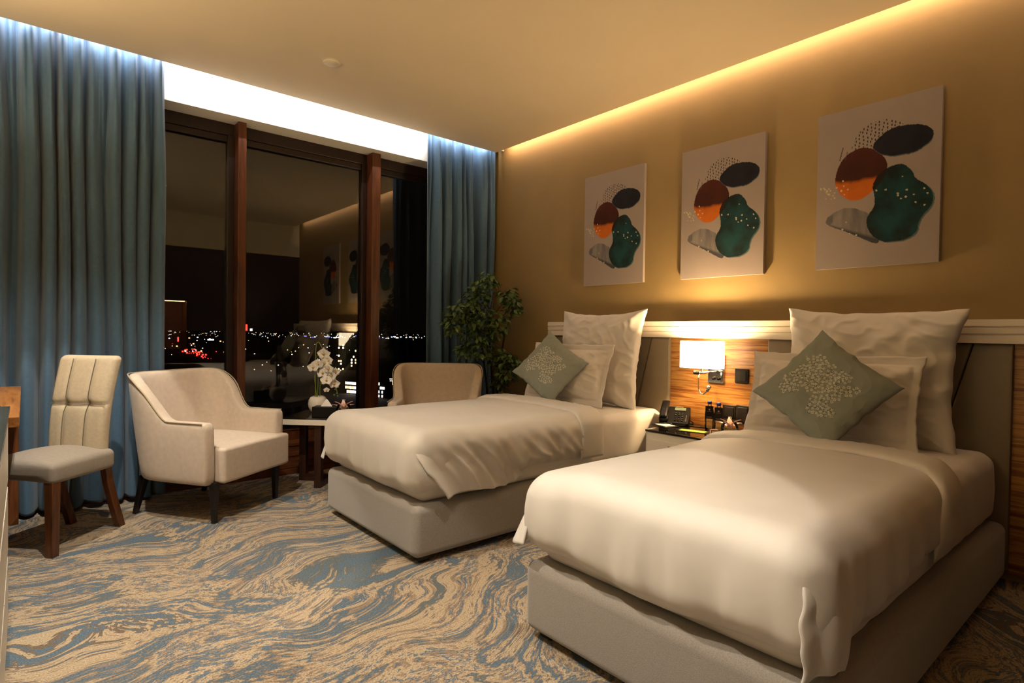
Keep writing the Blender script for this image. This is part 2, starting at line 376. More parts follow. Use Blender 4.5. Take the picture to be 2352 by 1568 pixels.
# ================================================================== CURTAINS
def curtain(name, x0, x1, ym, folds, seed, label, step=.006):
    mb = MB(); zs = [3.40, 3.30, 3.20, 3.08, 2.95, 2.8, 2.6, 2.4, 2.2, 1.9, 1.6, 1.3, 1.0, .7, .4, .15, .03]
    n = int((x1-x0)/step); rnd = random.Random(seed); vs = []; fs = []
    ph = [rnd.uniform(0, 6.28) for _ in range(6)]
    for j, z in enumerate(zs):
        low = sm(3.1, 2.2, z)
        for i in range(n+1):
            u = i/n; x = x0+(x1-x0)*u
            g = u*folds+.35*math.sin(u*7+ph[0])+.22*math.sin(u*17+ph[1])
            a = .052+.016*math.sin(u*11+ph[2])+.012*math.sin(u*29+ph[3])
            w1 = math.sin(2*PI*g); w1 = math.copysign(abs(w1)**.6, w1)
            g2 = u*folds*1.9+ph[4]+.3*math.sin(u*13)
            y = ym+a*w1*(.75+.35*low)+(.016*(1-low)+.006)*math.sin(2*PI*g2+z*1.3)+.006*noise.noise(Vector((x*14, z*1.1, seed)))
            y += .012*(1-low)*noise.noise(Vector((x*26, z*5, seed+3)))
            x_ = x+.012*math.cos(2*PI*g)*low+.012*math.sin(z*1.7+u*9)*low*(1 if 0 < i < n else .4)
            vs.append((x_, y, z+(.012*math.sin(u*40) if z < .05 else 0)))
    m_ = n+1
    for j in range(len(zs)-1):
        for i in range(n): fs.append((j*m_+i, j*m_+i+1, (j+1)*m_+i+1, (j+1)*m_+i))
    mb.add(vs, fs); o = mb.build(name, 'curtain_cloth', None, True)
    s_ = o.modifiers.new('thickness', 'SOLIDIFY'); s_.thickness = .003; s_.offset = 0
    sub = o.modifiers.new('sub', 'SUBSURF'); sub.levels = 1; sub.render_levels = 1
    return tag(o, label, 'curtain')
curtain('curtain', -.55, .798, 5.0, 12.5, 3, 'wide blue floor-length curtain left of the window, behind the dining chair')
curtain('curtain', 3.10, 3.965, 5.0, 7, 11, 'narrow blue-grey curtain at the right of the window beside the green plant')

# ================================================================== HEADBOARD
hb = thing('headboard', 'long headboard of white ribbed rail, taupe leather and striped wood panels behind both beds', 'headboard', (4.0, 2.1, 0))
def HX(mb):
    for i in range(len(mb.v)): mb.v[i] = mb.v[i]-Vector((4.0, 2.1, 0))
    return mb
prof = [(1.389, 3.998), (1.389, 3.900), (1.353, 3.896), (1.351, 3.906), (1.346, 3.906), (1.344, 3.898), (1.313, 3.898), (1.311, 3.909), (1.306, 3.909), (1.304, 3.902), (1.261, 3.902), (1.261, 3.998)]
HX(MB().prism(prof, 1, BY+.01, 4.05)).build('rail', 'rail_white', hb)
HX(MB().box(3.965, 3.998, 1.885, 2.686, .05, 1.261)).build('wood_panel', 'zebra_wood', hb)
HX(MB().box(3.965, 3.998, BY+.01, .586, .05, 1.261)).build('wood_panel', 'zebra_wood', hb)
def leather(y0t, y1t, y0b, y1b, x0=3.935):
    def fn(p, n):
        k = (1.261-p.z)/1.21; u = (p.y+1)/2
        a = y0t+(y0b-y0t)*k; b_ = y1t+(y1b-y1t)*k
        return (p.x, a+(b_-a)*u, p.z)
    m_ = MB().rbox(x0, 3.998, -1, 1, .05, 1.26, .02, .1, fn); return HX(m_).build('leather_panel', 'headboard_leather', hb, True)
for (a, b_) in ((2.687, 4.04), (.587, 1.884)):
    leather(a, a+.162, a, a+.47); leather(a+.168, b_-.168, a+.476, b_-.476, 3.942); leather(b_-.162, b_, b_-.47, b_)

# ================================================================== BEDS
def wrinkle_side(p, y, amt, seed):
    return amt*(noise.noise(Vector((p.x*9+p.z*7, p.z*2.2, seed)))+.6*noise.noise(Vector((p.x*22+p.z*16, p.z*4, seed+5))))
def bed(y0, y1, label, seed, m0, m1):
    b_ = thing('bed', label, 'bed', (1.63, (y0+y1)/2, 0)); Y0 = Vector((1.63, (y0+y1)/2, 0))
    def loc(mb):
        for i in range(len(mb.v)): mb.v[i] = mb.v[i]-Y0
        return mb
    loc(MB().rbox(1.61, 3.925, y0, y1, .035, .325, .045, .3)).build('base', 'bed_fabric', b_, True)
    for x in (1.70, 3.8):
        for y in (y0+.08, y1-.08): loc(MB().rbox(x-.035, x+.035, y-.035, y+.035, 0, .04, .01)).build('foot', 'black_wood', b_, True)
    def fn(p, n):
        q = Vector(p)
        if abs(n.z) < .7:
            side = math.sin(PI*(p.z-.325)/.355)*.012
            q.x += n.x*side; q.y += n.y*side
            q += n*wrinkle_side(p, 0, .004, seed)
        q.z += .004*fbm((p.x*3, p.y*3, seed), 1, 2)*(1 if p.z > .6 else 0)
        return q
    loc(MB().rbox(1.66, 3.922, m0, m1, .322, .685, .07, .04, fn)).build('mattress', 'linen', b_, True)
    return b_
bed(.590, 1.80, 'near twin bed with taupe upholstered base, closest to the camera', 1, .645, 1.765)
bed(2.68, 3.885, 'far twin bed with taupe upholstered base, beside the window armchairs', 2, 2.715, 3.855)

def duvet(y0, y1, seed, label, sweep, hem_far, wr):
    yc = (y0+y1)/2; d = thing('duvet', label, 'duvet', (1.6, yc, .40)); D0 = Vector((1.6, yc, .40))
    def loc(mb):
        for i in range(len(mb.v)): mb.v[i] = mb.v[i]-D0
        return mb
    XH = 3.0; fd = .032 if seed < 2 else .008
    def side_wr(x, z):
        k = sm(.71, .60, z)
        if wr < .02: return wr*noise.noise(Vector((x*9+z*4, z*2.5, seed)))+.004*k*sm(2.05, 1.7, x)*math.sin(x*60-z*9+2*noise.noise(Vector((x*6, z*3, seed))))
        w1 = 2.2*noise.noise(Vector((x*4+z*3, z*3, seed))); a_ = .35+.65*(.5+noise.noise(Vector((x*4+z*4, z, 5))))
        rg = 1-abs(math.sin((x*30+z*24+w1)))
        return wr*.6*noise.noise(Vector((x*7+z*6, z*2, seed)))+.022*k*a_*(rg**1.6-.35)
    def fn(p, n):
        q = Vector(p); x, y, z = p
        low = sm(.70, .42, z); nearside = n.y < -.5; foot = n.x < -.5
        head = sm(1.6, 3.0, x)
        # top swell
        if z > .55: q.z += .012*math.sin(PI*(y-y0)/(y1-y0))+.006*fbm((x*2.2, y*2.2, seed), 1, 2)
        if z < .72 and abs(n.z) < .75:
            bul = .020*math.sin(PI*max(0, min(1, (z-.36)/.36)))
            q += Vector((n.x, n.y, 0))*bul
            # hem wave and short gathers near the lower edge
            along = x if abs(n.y) > .5 else y
            q += Vector((n.x, n.y, 0))*low*(.008*math.sin(along*31+seed)+.006*noise.noise(Vector((along*30, z*4, seed))))
            q += Vector((0, n.y, 0))*side_wr(x, z)*sm(.35, .95, abs(n.y))*(1-.5*(n.y > 0))
        q.z -= fd*sm(y1-.33, y1-.02, y)*sm(.5, .68, z)
        if z < .55:
            q.z += sm(.54, .42, z)*(.012*math.sin((x+y)*8+seed)+.010*noise.noise(Vector((x*5, y*5, seed))))
            q.z += sm(.54, .42, z)*.05*head
        return q
    cv = MB().rbox(1.585, XH, y0-.012, y1+.012, .365, .735, .10, .02, fn)
    keep = [(f, m_) for f, m_ in zip(cv.f, cv.mi) if not all(cv.v[i].z < .43 and y0+.06 < cv.v[i].y < y1-.06 and cv.v[i].x > 1.67 for i in f)]
    cv.f = [k[0] for k in keep]; cv.mi = [k[1] for k in keep]
    used = sorted({i for f in cv.f for i in f}); rm = {o_: n_ for n_, o_ in enumerate(used)}; cv.v = [cv.v[i] for i in used]; cv.f = [[rm[i] for i in f] for f in cv.f]
    loc(cv).build('cover', 'linen_satin', d, True)
    # turned-down edge: padded roll across the bed that hangs down both sides
    def rail_path(k, off):
        # k from 0 (far hem) to 1 (near hem): position on the cross-section
        w_ = (y1-y0)+.024; h = .31; r = .11; Lh = h-r; arc = PI/2*r; tot = 2*Lh+2*arc+(w_-2*r); s_ = k*tot
        yf, yn = y1+.012, y0-.012; ztop = .735
        if s_ < Lh: P = Vector((0, yf, ztop-h+s_)); Nn = Vector((0, 1, 0))
        elif s_ < Lh+arc:
            a = (s_-Lh)/r; P = Vector((0, yf-r+r*math.cos(a), ztop-r+r*math.sin(a))); Nn = Vector((0, math.cos(a), math.sin(a)))
        elif s_ < Lh+arc+w_-2*r: P = Vector((0, yf-r-(s_-Lh-arc), ztop)); Nn = Vector((0, 0, 1))
        elif s_ < tot-Lh:
            a = (s_-(Lh+arc+w_-2*r))/r; P = Vector((0, yn+r-r*math.sin(a), ztop-r+r*math.cos(a))); Nn = Vector((0, -math.sin(a), math.cos(a)))
        else: P = Vector((0, yn, ztop-r-(s_-(tot-Lh)))); Nn = Vector((0, -1, 0))
        return P+Nn*off, Nn
    vs = []; fs = []; NK = 90; NS = 18
    for i in range(NK+1):
        k = i/NK; P, Nn = rail_path(k, .0)
        endt = min(1, min(k, 1-k)*18+.25)
        xc = 3.05+.02*math.sin(k*9+seed)-sweep*sm(.62, 1.0, k)-.04*sm(.35, 0, k)
        hw = .125-.01*sm(.7, 1, k)
        for j in range(NS):
            a = 2*PI*j/NS; ca, sa = math.cos(a), math.sin(a)
            px = math.copysign(abs(ca)**.7, ca)*hw; th = math.copysign(abs(sa)**.8, sa)*.024*endt
            wv = .005*noise.noise(Vector((px*22, k*34, seed)))+.004*noise.noise(Vector((px*5, k*70, seed)))
            P_z = P-Vector((0, 0, fd*sm(y1-.33, y1-.02, P.y)*sm(.55, .7, P.z)))
            vs.append(Vector((xc+px+.012*noise.noise(Vector((k*14, seed, 0))), 0, 0))+P_z+Nn*(.008+th+(wv if sa > 0 else 0)))
    for i in range(NK):
        for j in range(NS):
            j2 = (j+1) % NS; fs.append((i*NS+j, i*NS+j2, (i+1)*NS+j2, (i+1)*NS+j))
    fs.append(list(range(NS))); fs.append([NK*NS+j for j in range(NS)][::-1])
    for i in range(len(vs)): vs[i] = Vector(vs[i])
    loc(MB().add(vs, fs)).build('turned_down_edge', 'linen_satin', d, True)
    # far corner: the cloth stands off the corner as a small cone
    yy = y1+.012
    T_ = Vector((1.69, yy-.075, .672)); A_ = Vector((1.570, yy-.05, .40)); kk = .3 if wr > .02 else 1; B_ = Vector((1.550+.02*(1-kk), yy+.11*kk, .40)); C_ = Vector((1.70, yy+.02*kk, .40))
    vs = []; fs = []; A, B = 30, 26
    for j in range(B+1):
        v_ = j/B
        for i in range(A+1):
            u = i/A; bt = A_*(1-u)**2+B_*2*u*(1-u)+C_*u*u
            top = T_+(Vector((.10*(u-.35), .042*math.sin(PI*min(1, u*1.3)), -.01*abs(u-.4))))
            q = top.lerp(bt, v_); out = Vector((-.55*(1-u), .5+.5*u, 0)).normalized()
            q += out*(.010*math.sin(PI*v_)+.006*v_*math.sin(u*11+seed)); q.z += .008*v_*math.sin(u*8+seed); vs.append(q)
    for i in range(B):
        for j in range(A): fs.append((i*(A+1)+j, i*(A+1)+j+1, (i+1)*(A+1)+j+1, (i+1)*(A+1)+j))
    o = loc(MB().add(vs, fs)).build('corner_flap', 'linen_satin', d, True)
    s_ = o.modifiers.new('t', 'SOLIDIFY'); s_.thickness = .006; s_.offset = 0
    # near corner: the side panel laps over the foot panel and hangs a little lower, creased at its edge
    yn = y0-.012; cx0, cy0, rr = 1.685, yn+.10, .10
    vs = []; fs = []; A, B = 44, 34; shift = .20 if wr > .02 else 0; length = .60 if wr > .02 else .30
    for j in range(B+1):
        v_ = j/B; z = .672-(.672-.362)*v_
        s0 = shift*v_**1.2+.004*math.sin(v_*8+.5)+.002*math.sin(v_*23)
        for i in range(A+1):
            u = i/A; st = s0+u*(length-(.04 if wr < .02 else 0)*v_)
            arc = rr*math.radians(58)
            if st < arc: a = math.radians(212)+st/rr; P = Vector((cx0+rr*math.cos(a), cy0+rr*math.sin(a), z)); Nn = Vector((math.cos(a), math.sin(a), 0))
            else: P = Vector((cx0+st-arc, yn, z)); Nn = Vector((0, -1, 0))
            bul = .020*math.sin(PI*max(0, min(1, (z-.36)/.36)))
            inset = rr-math.sqrt(max(0, rr*rr-max(0, z-.635)**2))
            lead = math.exp(-(u/.10)**2)
            off = -.014+.022*sm(0, 1, v_)*(1-sm(.45, 1, u))+.020*lead*sm(.02, .35, v_)+.010*v_*math.sin(PI*u)**1.5
            off += side_wr(P.x, z)*sm(.35, .95, -Nn.y)
            q = P+Nn*(bul+off-inset); q.z += v_*(.012*math.sin(u*5+.6)+.03*sm(.7, 1, u)-.012*lead)
            vs.append(q)
    for i in range(B):
        for j in range(A): fs.append((i*(A+1)+j, i*(A+1)+j+1, (i+1)*(A+1)+j+1, (i+1)*(A+1)+j))
    o = loc(MB().add(vs, fs)).build('corner_flap', 'linen_satin', d, True)
    s_ = o.modifiers.new('t', 'SOLIDIFY'); s_.thickness = .007; s_.offset = 0
    return d
duvet(.628, 1.785, 1.3, 'cream duvet spread over the near bed with a turned-down edge', .26, 0, .008)
dv = duvet(2.68, 3.885, 4.1, 'cream duvet with wrinkled side spread over the far bed', .05, 0, .030)

# ================================================================== PILLOWS
def orient(o, c, yaw, lean, roll=0):
    Mx = Matrix.Rotation(yaw, 4, 'Z') @ Matrix.Rotation(-lean, 4, 'X') @ Matrix.Rotation(roll, 4, 'Y')
    o.matrix_world = Matrix.Translation(Vector(c)) @ Mx
def pillow_pts(w_, h, t, n, pinch, flange, seed, wr, ear):
    vs = []; idx = {}; fs = []; inner = 1-flange*2/w_; innerz = 1-flange*2/h
    for side in (1, -1):
        for i in range(n+1):
            for j in range(n+1):
                u = -1+2*i/n; v = -1+2*j/n
                edge = i in (0, n) or j in (0, n)
                if side == -1 and edge: idx[(side, i, j)] = idx[(1, i, j)]; continue
                cx_ = 1-pinch*(1-v*v)*abs(u); cz_ = 1-pinch*(1-u*u)*abs(v)
                x = u*w_/2*cx_; z = v*h/2*cz_
                e = max(0, (abs(u)+abs(v)-1.5))*ear; x += math.copysign(e, u)*w_*.2; z += math.copysign(e, v)*h*.2
                ui = min(1, abs(u)/inner); vi = min(1, abs(v)/innerz)
                th = max(0, (1-ui**2.6)*(1-vi**2.6))**.55*t/2+.004
                if edge: th = 0
                rad = noise.noise(Vector((u*3+seed, v*3, seed)))*.5+noise.noise(Vector((u*7, v*7+seed, side)))*.3
                # creases that run in from the corners
                cr = math.sin(math.atan2(v, u)*14+seed)*sm(.7, 1.35, abs(u)+abs(v))*.5
                rdg = (1-abs(noise.noise(Vector((u*4+v*2.5+seed, v*3-u*2, seed*2))))*2)**3*.9+0
                th += wr*(rad+cr+rdg*.8)*(1 if th > .01 else .3)
                sway = .012*noise.noise(Vector((u*2, v*2, seed+7)))
                x += .008*noise.noise(Vector((v*5, seed, 1)))*(abs(u) > .9); z += .008*noise.noise(Vector((u*5, seed, 2)))*(abs(v) > .9)
                idx[(side, i, j)] = len(vs); vs.append((x, -side*th+sway, z))
    for side in (1, -1):
        for i in range(n):
            for j in range(n):
                q = [idx[(side, i, j)], idx[(side, i+1, j)], idx[(side, i+1, j+1)], idx[(side, i, j+1)]]
                if side < 0: q.reverse()
                fs.append(q)
    return vs, fs
def pillow(name, label, c, w_, h, t, yaw, lean, roll=0, mat='linen', n=84, pinch=.05, flange=0, seed=0, wr=.006, ear=.15, cat='pillow', bend=None):
    n = 84
    vs, fs = pillow_pts(w_, h, t, n, pinch, flange, seed, wr, ear)
    if bend: vs = [bend(Vector(v)) for v in vs]
    o = MB().add(vs, fs).build(name, mat, None, True); tag(o, label, cat); orient(o, c, yaw, lean, roll); return o
Q = -PI/2
def fold_corner(v):
    k = sm(.19, .46, v.x)*sm(.13, .38, v.z)
    return Vector((v.x+.03*k, v.y-.13*k, v.z-.05*k))
pillow('pillow', 'large white square pillow leaning on the headboard of the far bed', (3.745, 3.275, 1.078), .90, .795, .20, Q, .16, 0, pinch=.07, seed=2, wr=.011, ear=.22)
pillow('pillow', 'large white square pillow with a folded corner on the headboard of the near bed', (3.735, 1.218, 1.062), .89, .775, .21, Q, .16, 0, pinch=.05, seed=5, wr=.015, ear=.28, bend=fold_corner)
pillow('pillow', 'white flanged pillow on the far bed behind its sage cushion', (3.51, 3.41, .945), .88, .52, .16, Q+.05, .30, 0, pinch=.03, flange=.05, seed=8, wr=.009, ear=.05)
pillow('pillow', 'white flanged pillow on the near bed behind its sage cushion', (3.48, 1.32, .938), .90, .52, .17, Q+.05, .30, 0, pinch=.04, flange=.05, seed=12, wr=.012, ear=.05)

def embroidery_color(u, v, flowers, base):
    for (fx, fz, r, ph) in flowers:
        dx, dz = u-fx, v-fz; d = math.hypot(dx, dz)
        if d < r:
            a = math.atan2(dz, dx)+ph
            if d < r*.16: return (.30, .28, .20)
            if d < r*(.60+.40*abs(math.cos(2.5*a))): return (.52, .52, .46)
    return base
def sage(label, c, s_, yaw, lean, seed, tw_=0):
    rnd = random.Random(4); fl = []; dots = []
    # blossoming tree: clusters in diamond coordinates (right, up)
    cl = [(-.02, .20, .085), (-.10, .12, .08), (-.20, .07, .075), (.05, .12, .08), (.13, .07, .06), (-.05, .02, .09), (-.27, .0, .05), (-.20, -.02, .05), (.07, 0, .07), (.20, .05, .045),
          (.03, -.10, .08), (.12, -.08, .06), (.21, -.06, .045), (-.02, -.16, .07), (.0, -.22, .06), (.27, -.06, .03), (.06, -.24, .04), (-.06, -.20, .05)]
    for _ in range(3600):
        cx_, cz_, r = [q*1.14 for q in rnd.choice(cl)]; a = rnd.uniform(0, 6.28); d = r*math.sqrt(rnd.random())
        p = (cx_+d*math.cos(a)-.02, cz_+d*math.sin(a))
        rr = rnd.uniform(.012, .017)
        if all(math.hypot(p[0]-q[0], p[1]-q[1]) > (rr+q[2])*.95 for q in fl): fl.append((p[0], p[1], rr, rnd.uniform(0, 6)))
    for _ in range(380):
        q = rnd.choice(fl); a = rnd.uniform(0, 6.28); dots.append((q[0]+1.05*q[2]*math.cos(a), q[1]+1.05*q[2]*math.sin(a)))
    n = 190; vs, fs = pillow_pts(s_, s_, .15, n, .06, 0, seed, .0035, .12)
    o = MB().add(vs, fs).build('cushion', 'embroidered_cloth', None, True); tag(o, label, 'cushion')
    base = np.array(rgb('#888d84')[:3]); cols = np.ones((len(vs), 4)); cols[:, :3] = base
    V = np.array([tuple(v) for v in vs]); front = V[:, 1] < 0.02
    c45 = math.sqrt(.5); U = (V[:, 0]+V[:, 2]*1)*c45/s_; W_ = (V[:, 2]-V[:, 0]*1)*c45/s_
    # after a 45 degree roll local (x,z) turn; (U,W_) are right and up in the hung position
    U, W_ = (V[:, 0]*c45+V[:, 2]*c45)/(s_*1.1), (-V[:, 0]*c45+V[:, 2]*c45)/(s_*1.1)
    light = np.array(rgb('#c9c6bb')[:3]); dark = np.array(rgb('#4b4d42')[:3])
    for (fx, fz, r, ph) in fl:
        dx, dz = U-fx, W_-fz; d = np.hypot(dx, dz); a = np.arctan2(dz, dx)+ph
        k = front & (d < r*(.55+.45*np.abs(np.cos(2.5*a)))); cols[k, :3] = light
        k = front & (d < r*.26); cols[k, :3] = dark
    for (fx, fz) in dots:
        k = front & (np.hypot(U-fx, W_-fz) < .0042); cols[k, :3] = dark
    at = o.data.color_attributes.new('Col', 'FLOAT_COLOR', 'POINT'); at.data.foreach_set('color', cols.astype(np.float32).ravel())
    orient(o, c, yaw, lean, PI/4+tw_)
    return o
sage('sage green diamond cushion with white blossom embroidery on the far bed', (3.32, 3.42, .995), .466, Q+.42, .42, 3, -.15)
sage('sage green diamond cushion with white blossom embroidery on the near bed', (3.25, 1.25, 1.0), .497, Q+.22, .45, 9, -.10)

# ================================================================== PICTURES
def inside(px, py, poly):
    res = np.zeros(px.shape, bool); n = len(poly); j = n-1
    for i in range(n):
        xi, yi = poly[i]; xj, yj = poly[j]
        c = ((yi > py) != (yj > py)) & (px < (xj-xi)*(py-yi)/((yj-yi) or 1e-9)+xi); res ^= c; j = i
    return res
def smooth_poly(p, k=3):
    p = [tuple(q) for q in p]
    for _ in range(k):
        o = []
        for i in range(len(p)):
            a, b_ = p[i], p[(i+1) % len(p)]
            o.append((.75*a[0]+.25*b_[0], .75*a[1]+.25*b_[1])); o.append((.25*a[0]+.75*b_[0], .25*a[1]+.75*b_[1]))
        p = o
    return p
PO = [(0.16,0.445),(0.176,0.369),(0.234,0.3),(0.328,0.265),(0.43,0.261),(0.519,0.294),(0.583,0.352),(0.604,0.406),(0.571,0.482),(0.494,0.54),(0.404,0.578),(0.322,0.584),(0.237,0.548),(0.183,0.495)]
PN = [(0.469,0.26),(0.557,0.201),(0.652,0.177),(0.781,0.182),(0.871,0.201),(0.937,0.237),(0.946,0.266),(0.917,0.31),(0.829,0.345),(0.711,0.352),(0.598,0.339),(0.52,0.309)]
PT = [(0.483,0.508),(0.522,0.446),(0.599,0.412),(0.693,0.398),(0.767,0.429),(0.8,0.469),(0.814,0.503),(0.895,0.545),(0.944,0.593),(0.954,0.636),(0.933,0.683),(0.872,0.726),(0.846,0.773),(0.843,0.809),(0.794,0.844),(0.702,0.862),(0.568,0.858),(0.478,0.808),(0.437,0.737),(0.451,0.685),(0.495,0.644),(0.51,0.609),(0.499,0.555)]
PS = [(0.081,0.701),(0.097,0.663),(0.238,0.614),(0.333,0.628),(0.456,0.667),(0.52,0.76),(0.558,0.859),(0.519,0.868),(0.438,0.835),(0.251,0.763),(0.12,0.72)]
PD = [(0.285,0.265),(0.337,0.186),(0.397,0.136),(0.467,0.119),(0.594,0.112),(0.707,0.150),(0.72,0.19),(0.66,0.36),(0.43,0.271)]
SPK = [(0.242,0.479),(0.221,0.507),(0.279,0.506),(0.248,0.534),(0.18,0.483),(0.234,0.447),(0.518,0.539),(0.592,0.544),(0.687,0.577),(0.689,0.588),(0.714,0.61),(0.748,0.603),(0.754,0.563),(0.72,0.481),(0.824,0.643),(0.884,0.57),(0.909,0.601),(0.889,0.666),(0.807,0.597),(0.24,.755),(.30,.785),(.36,.80),(.27,.71)]
NW, NH = 210, 310
gx, gy = np.meshgrid(np.linspace(0, 1, NW), np.linspace(0, 1, NH))
def npn(sx, sy, seed, o=4):
    out = np.empty(gx.shape); 
    for a in range(NH):
        for b_ in range(NW): out[a, b_] = noise.fractal(Vector((gx[a, b_]*sx, gy[a, b_]*sy, seed)), 1.0, 2.0, o)
    return out
nA = npn(5, 6, 1.0); nB = npn(16, 5, 4.0, 3)
def C(h): return np.array(rgb(h)[:3])
paint = np.ones((NH, NW, 3))*C('#8f8179')
paint *= (1+.03*nA[..., None])
wx, wy = gx+.004*nA, gy+.004*nB
# arc of short dashes
col_ = np.floor(gx/.032); row_ = np.floor((gy+.011*(col_ % 2))/.0225)
hx = np.sin(col_*12.9898+row_*78.233)*43758.5; hx = (hx-np.floor(hx)-.5)*.012
fx_ = gx-(col_+.5)*.032-hx; fy_ = (gy+.011*(col_ % 2))-(row_+.5)*.0225-hx*.6
dash = (np.abs(fx_-fy_*fy_*40) < .0045) & (np.abs(fy_) < .0065)
k = inside(gx, gy, smooth_poly(PD, 2)) & dash; paint[k] = C('#1c1612')
# grey brush stroke
k = inside(wx, wy, smooth_poly(PS, 2)); sh = np.clip(.5+nB*.6, 0, 1)[..., None]
lowr = np.clip((gy-(.70+(gx-.1)*.28))/.02, 0, 1)[..., None]
st = (1-sh)*C('#7f7670')+sh*C('#585455'); st = st*(1-lowr)+lowr*C('#39383c')
paint[k] = st[k]
k = inside(wx, wy, [(0.085, .70), (.10, .662), (.15, .655), (.15, .70), (.12, .715)]); paint[k] = C('#5b5656')
# orange disc, dark top bleeding to bright bottom
k = inside(wx, wy, smooth_poly(PO, 2)); t_ = np.clip((gy+.03*nA-.435)/.03, 0, 1)[..., None]
orc = (1-t_)*(C('#3e160b')*(1+.3*nA[..., None]))+t_*(C('#b25a12')*(1+.25*nA[..., None]))
paint[k] = np.clip(orc, 0, 1)[k]
for sdx in (0, .03):
    k = (np.abs(gx-(.228-.02*sdx/.03*-1-(gy-.238)*.35+sdx)) < (.005 if sdx == 0 else .003)) & (gy > .235+sdx) & (gy < .315); paint[k] = C('#4a4345')
# navy ellipse
k = inside(wx-.002, wy-.006, smooth_poly(PN, 1)); paint[k] = C('#4c525a')
k = inside(wx, wy, smooth_poly(PN, 1)); paint[k] = np.clip(C('#15131a')*(1+.5*nA[..., None]), 0, 1)[k]
# teal blob over the disc
k = inside(wx-.012, wy-.006, smooth_poly(PT, 1)) & (gy > .55); paint[k] = C('#4b5a5a')
k = inside(wx, wy, smooth_poly(PT, 1)); tt = np.clip(.45+nA*1.1, 0, 1)[..., None]
teal = (1-tt)*C('#0d1917')+tt*C('#12393a'); paint[k] = teal[k]
k2 = k & inside(wx, wy, smooth_poly(PO, 2)); paint[k2] = C('#1c120e')
rs = random.Random(2)
for (a, b_) in SPK+[(rs.uniform(.03, .17), rs.uniform(.47, .55)) for _ in range(16)]:
    rr = rs.uniform(.005, .009); k = ((gx-a)**2+((gy-b_)*1.49)**2) < rr**2; paint[k] = C('#b9a98a')
def make_picture_mesh(W_, H_):
    vs = []; fs = []; cols = []
    for a in range(NH):
        for b_ in range(NW):
            vs.append((-.028, W_/2-W_*b_/(NW-1), H_-H_*a/(NH-1))); cols.append(tuple(paint[a, b_])+(1,))
    for a in range(NH-1):
        for b_ in range(NW-1): fs.append((a*NW+b_, (a+1)*NW+b_, (a+1)*NW+b_+1, a*NW+b_+1))
    side = len(vs); 
    for x in (-.028, 0):
        for (y, z) in ((-W_/2, 0), (W_/2, 0), (W_/2, H_), (-W_/2, H_)): vs.append((x, y, z)); cols.append(tuple(C('#8f8179'))+(1,))
    for i in range(4): fs.append((side+i, side+(i+1) % 4, side+4+(i+1) % 4, side+4+i))
    fs.append((side+4, side+5, side+6, side+7))
    me = bpy.data.meshes.new('canvas_picture'); me.from_pydata(vs, [], fs); me.update()
    at = me.color_attributes.new('Col', 'FLOAT_COLOR', 'POINT'); at.data.foreach_set('color', np.array(cols, np.float32).ravel())
    me.materials.append(MATS['canvas_print']); return me
pm = make_picture_mesh(.67, 1.0)
for (yc, lab) in ((1.262, 'abstract blob canvas on the right, above the near bed pillows'), (2.283, 'abstract blob canvas in the middle, above the wall lamp'), (3.317, 'abstract blob canvas on the left, above the far bed')):
    o = bpy.data.objects.new('canvas_picture', pm); COL.objects.link(o); o.location = (3.998, yc, 1.722)
    tag(o, lab, 'picture', 'canvas prints on the headboard wall')

# ================================================================== WALL LAMP
t = thing('wall_lamp', 'lit chrome wall lamp with white fabric shade and gooseneck reading light', 'wall lamp', (3.965, 2.283, .924)); t.scale = (1.047,)*3
MB().rbox(-.018, 0, -.061, .061, 0, .20, .004).build('back_plate', 'chrome', t)
mb = MB(); prof = []
hw, dp, r = .152, .08, .06
for k in range(40):
    a = 2*PI*k/40; ca, sa = math.cos(a), math.sin(a)
    prof.append((math.copysign(abs(ca)**.55, ca)*dp-.165, math.copysign(abs(sa)**.55, sa)*hw+.022))
vs = [(x, y, z) for z in (.112, .30) for (x, y) in prof]+[(x*.97-.003, y*.985, z) for z in (.30, .112) for (x, y) in prof]
fs = []
for q in range(4):
    for k in range(40):
        k2 = (k+1) % 40; q2 = (q+1) % 4; fs.append((q*40+k, q*40+k2, q2*40+k2, q2*40+k))
MB().add(vs, fs).build('lamp_shade', 'shade_cloth', t, False)
MB().tube([(-.02, .0, .083), (-.08, .0, .083), (-.165, .01, .079), (-.165, .062, .078)], .0085).build('arm', 'chrome', t, True)
MB().tube([(-.165, .045, .078), (-.165, .08, .078)], .014, 12).build('arm_joint', 'black_plastic', t, True)
MB().tube([(-.165, .022, .078), (-.165, .022, .20)], .006).build('lamp_stem', 'chrome', t, True)
for y in (.012, -.028): MB().lathe([(.011, 0), (.010, .014), (.0, .015)], 16, M=Matrix.Translation((-.018, y, .035)) @ Matrix.Rotation(-PI/2, 4, 'Y')).build('knob', 'black_plastic', t, True)
g = [(-.165, .04, .07), (-.168, .044, .03), (-.172, .040, -.03), (-.175, .022, -.065), (-.176, -.003, -.07), (-.178, -.026, -.05), (-.178, -.038, -.035)]
MB().tube(g, .0045, 8).build('gooseneck', 'chrome', t, True)
MB().tube([(-.178, -.032, -.042), (-.180, -.050, -.010)], .013, 14).build('reading_head', 'chrome', t, True)
MB().lathe([(.002, 0), (.02, .012), (.028, .035), (.02, .056), (.0, .062)], 16, M=Matrix.Translation((-.165, .022, .185))).build('bulb', 'lens_glow', t, True)
l = bpy.data.lights.new('bulb_light', 'POINT'); l.energy = 85; l.color = (1, .70, .36); l.shadow_soft_size = .03
o = bpy.data.objects.new('bulb_light', l); COL.objects.link(o); o.location = (-.165, .022, .258); o.parent = t
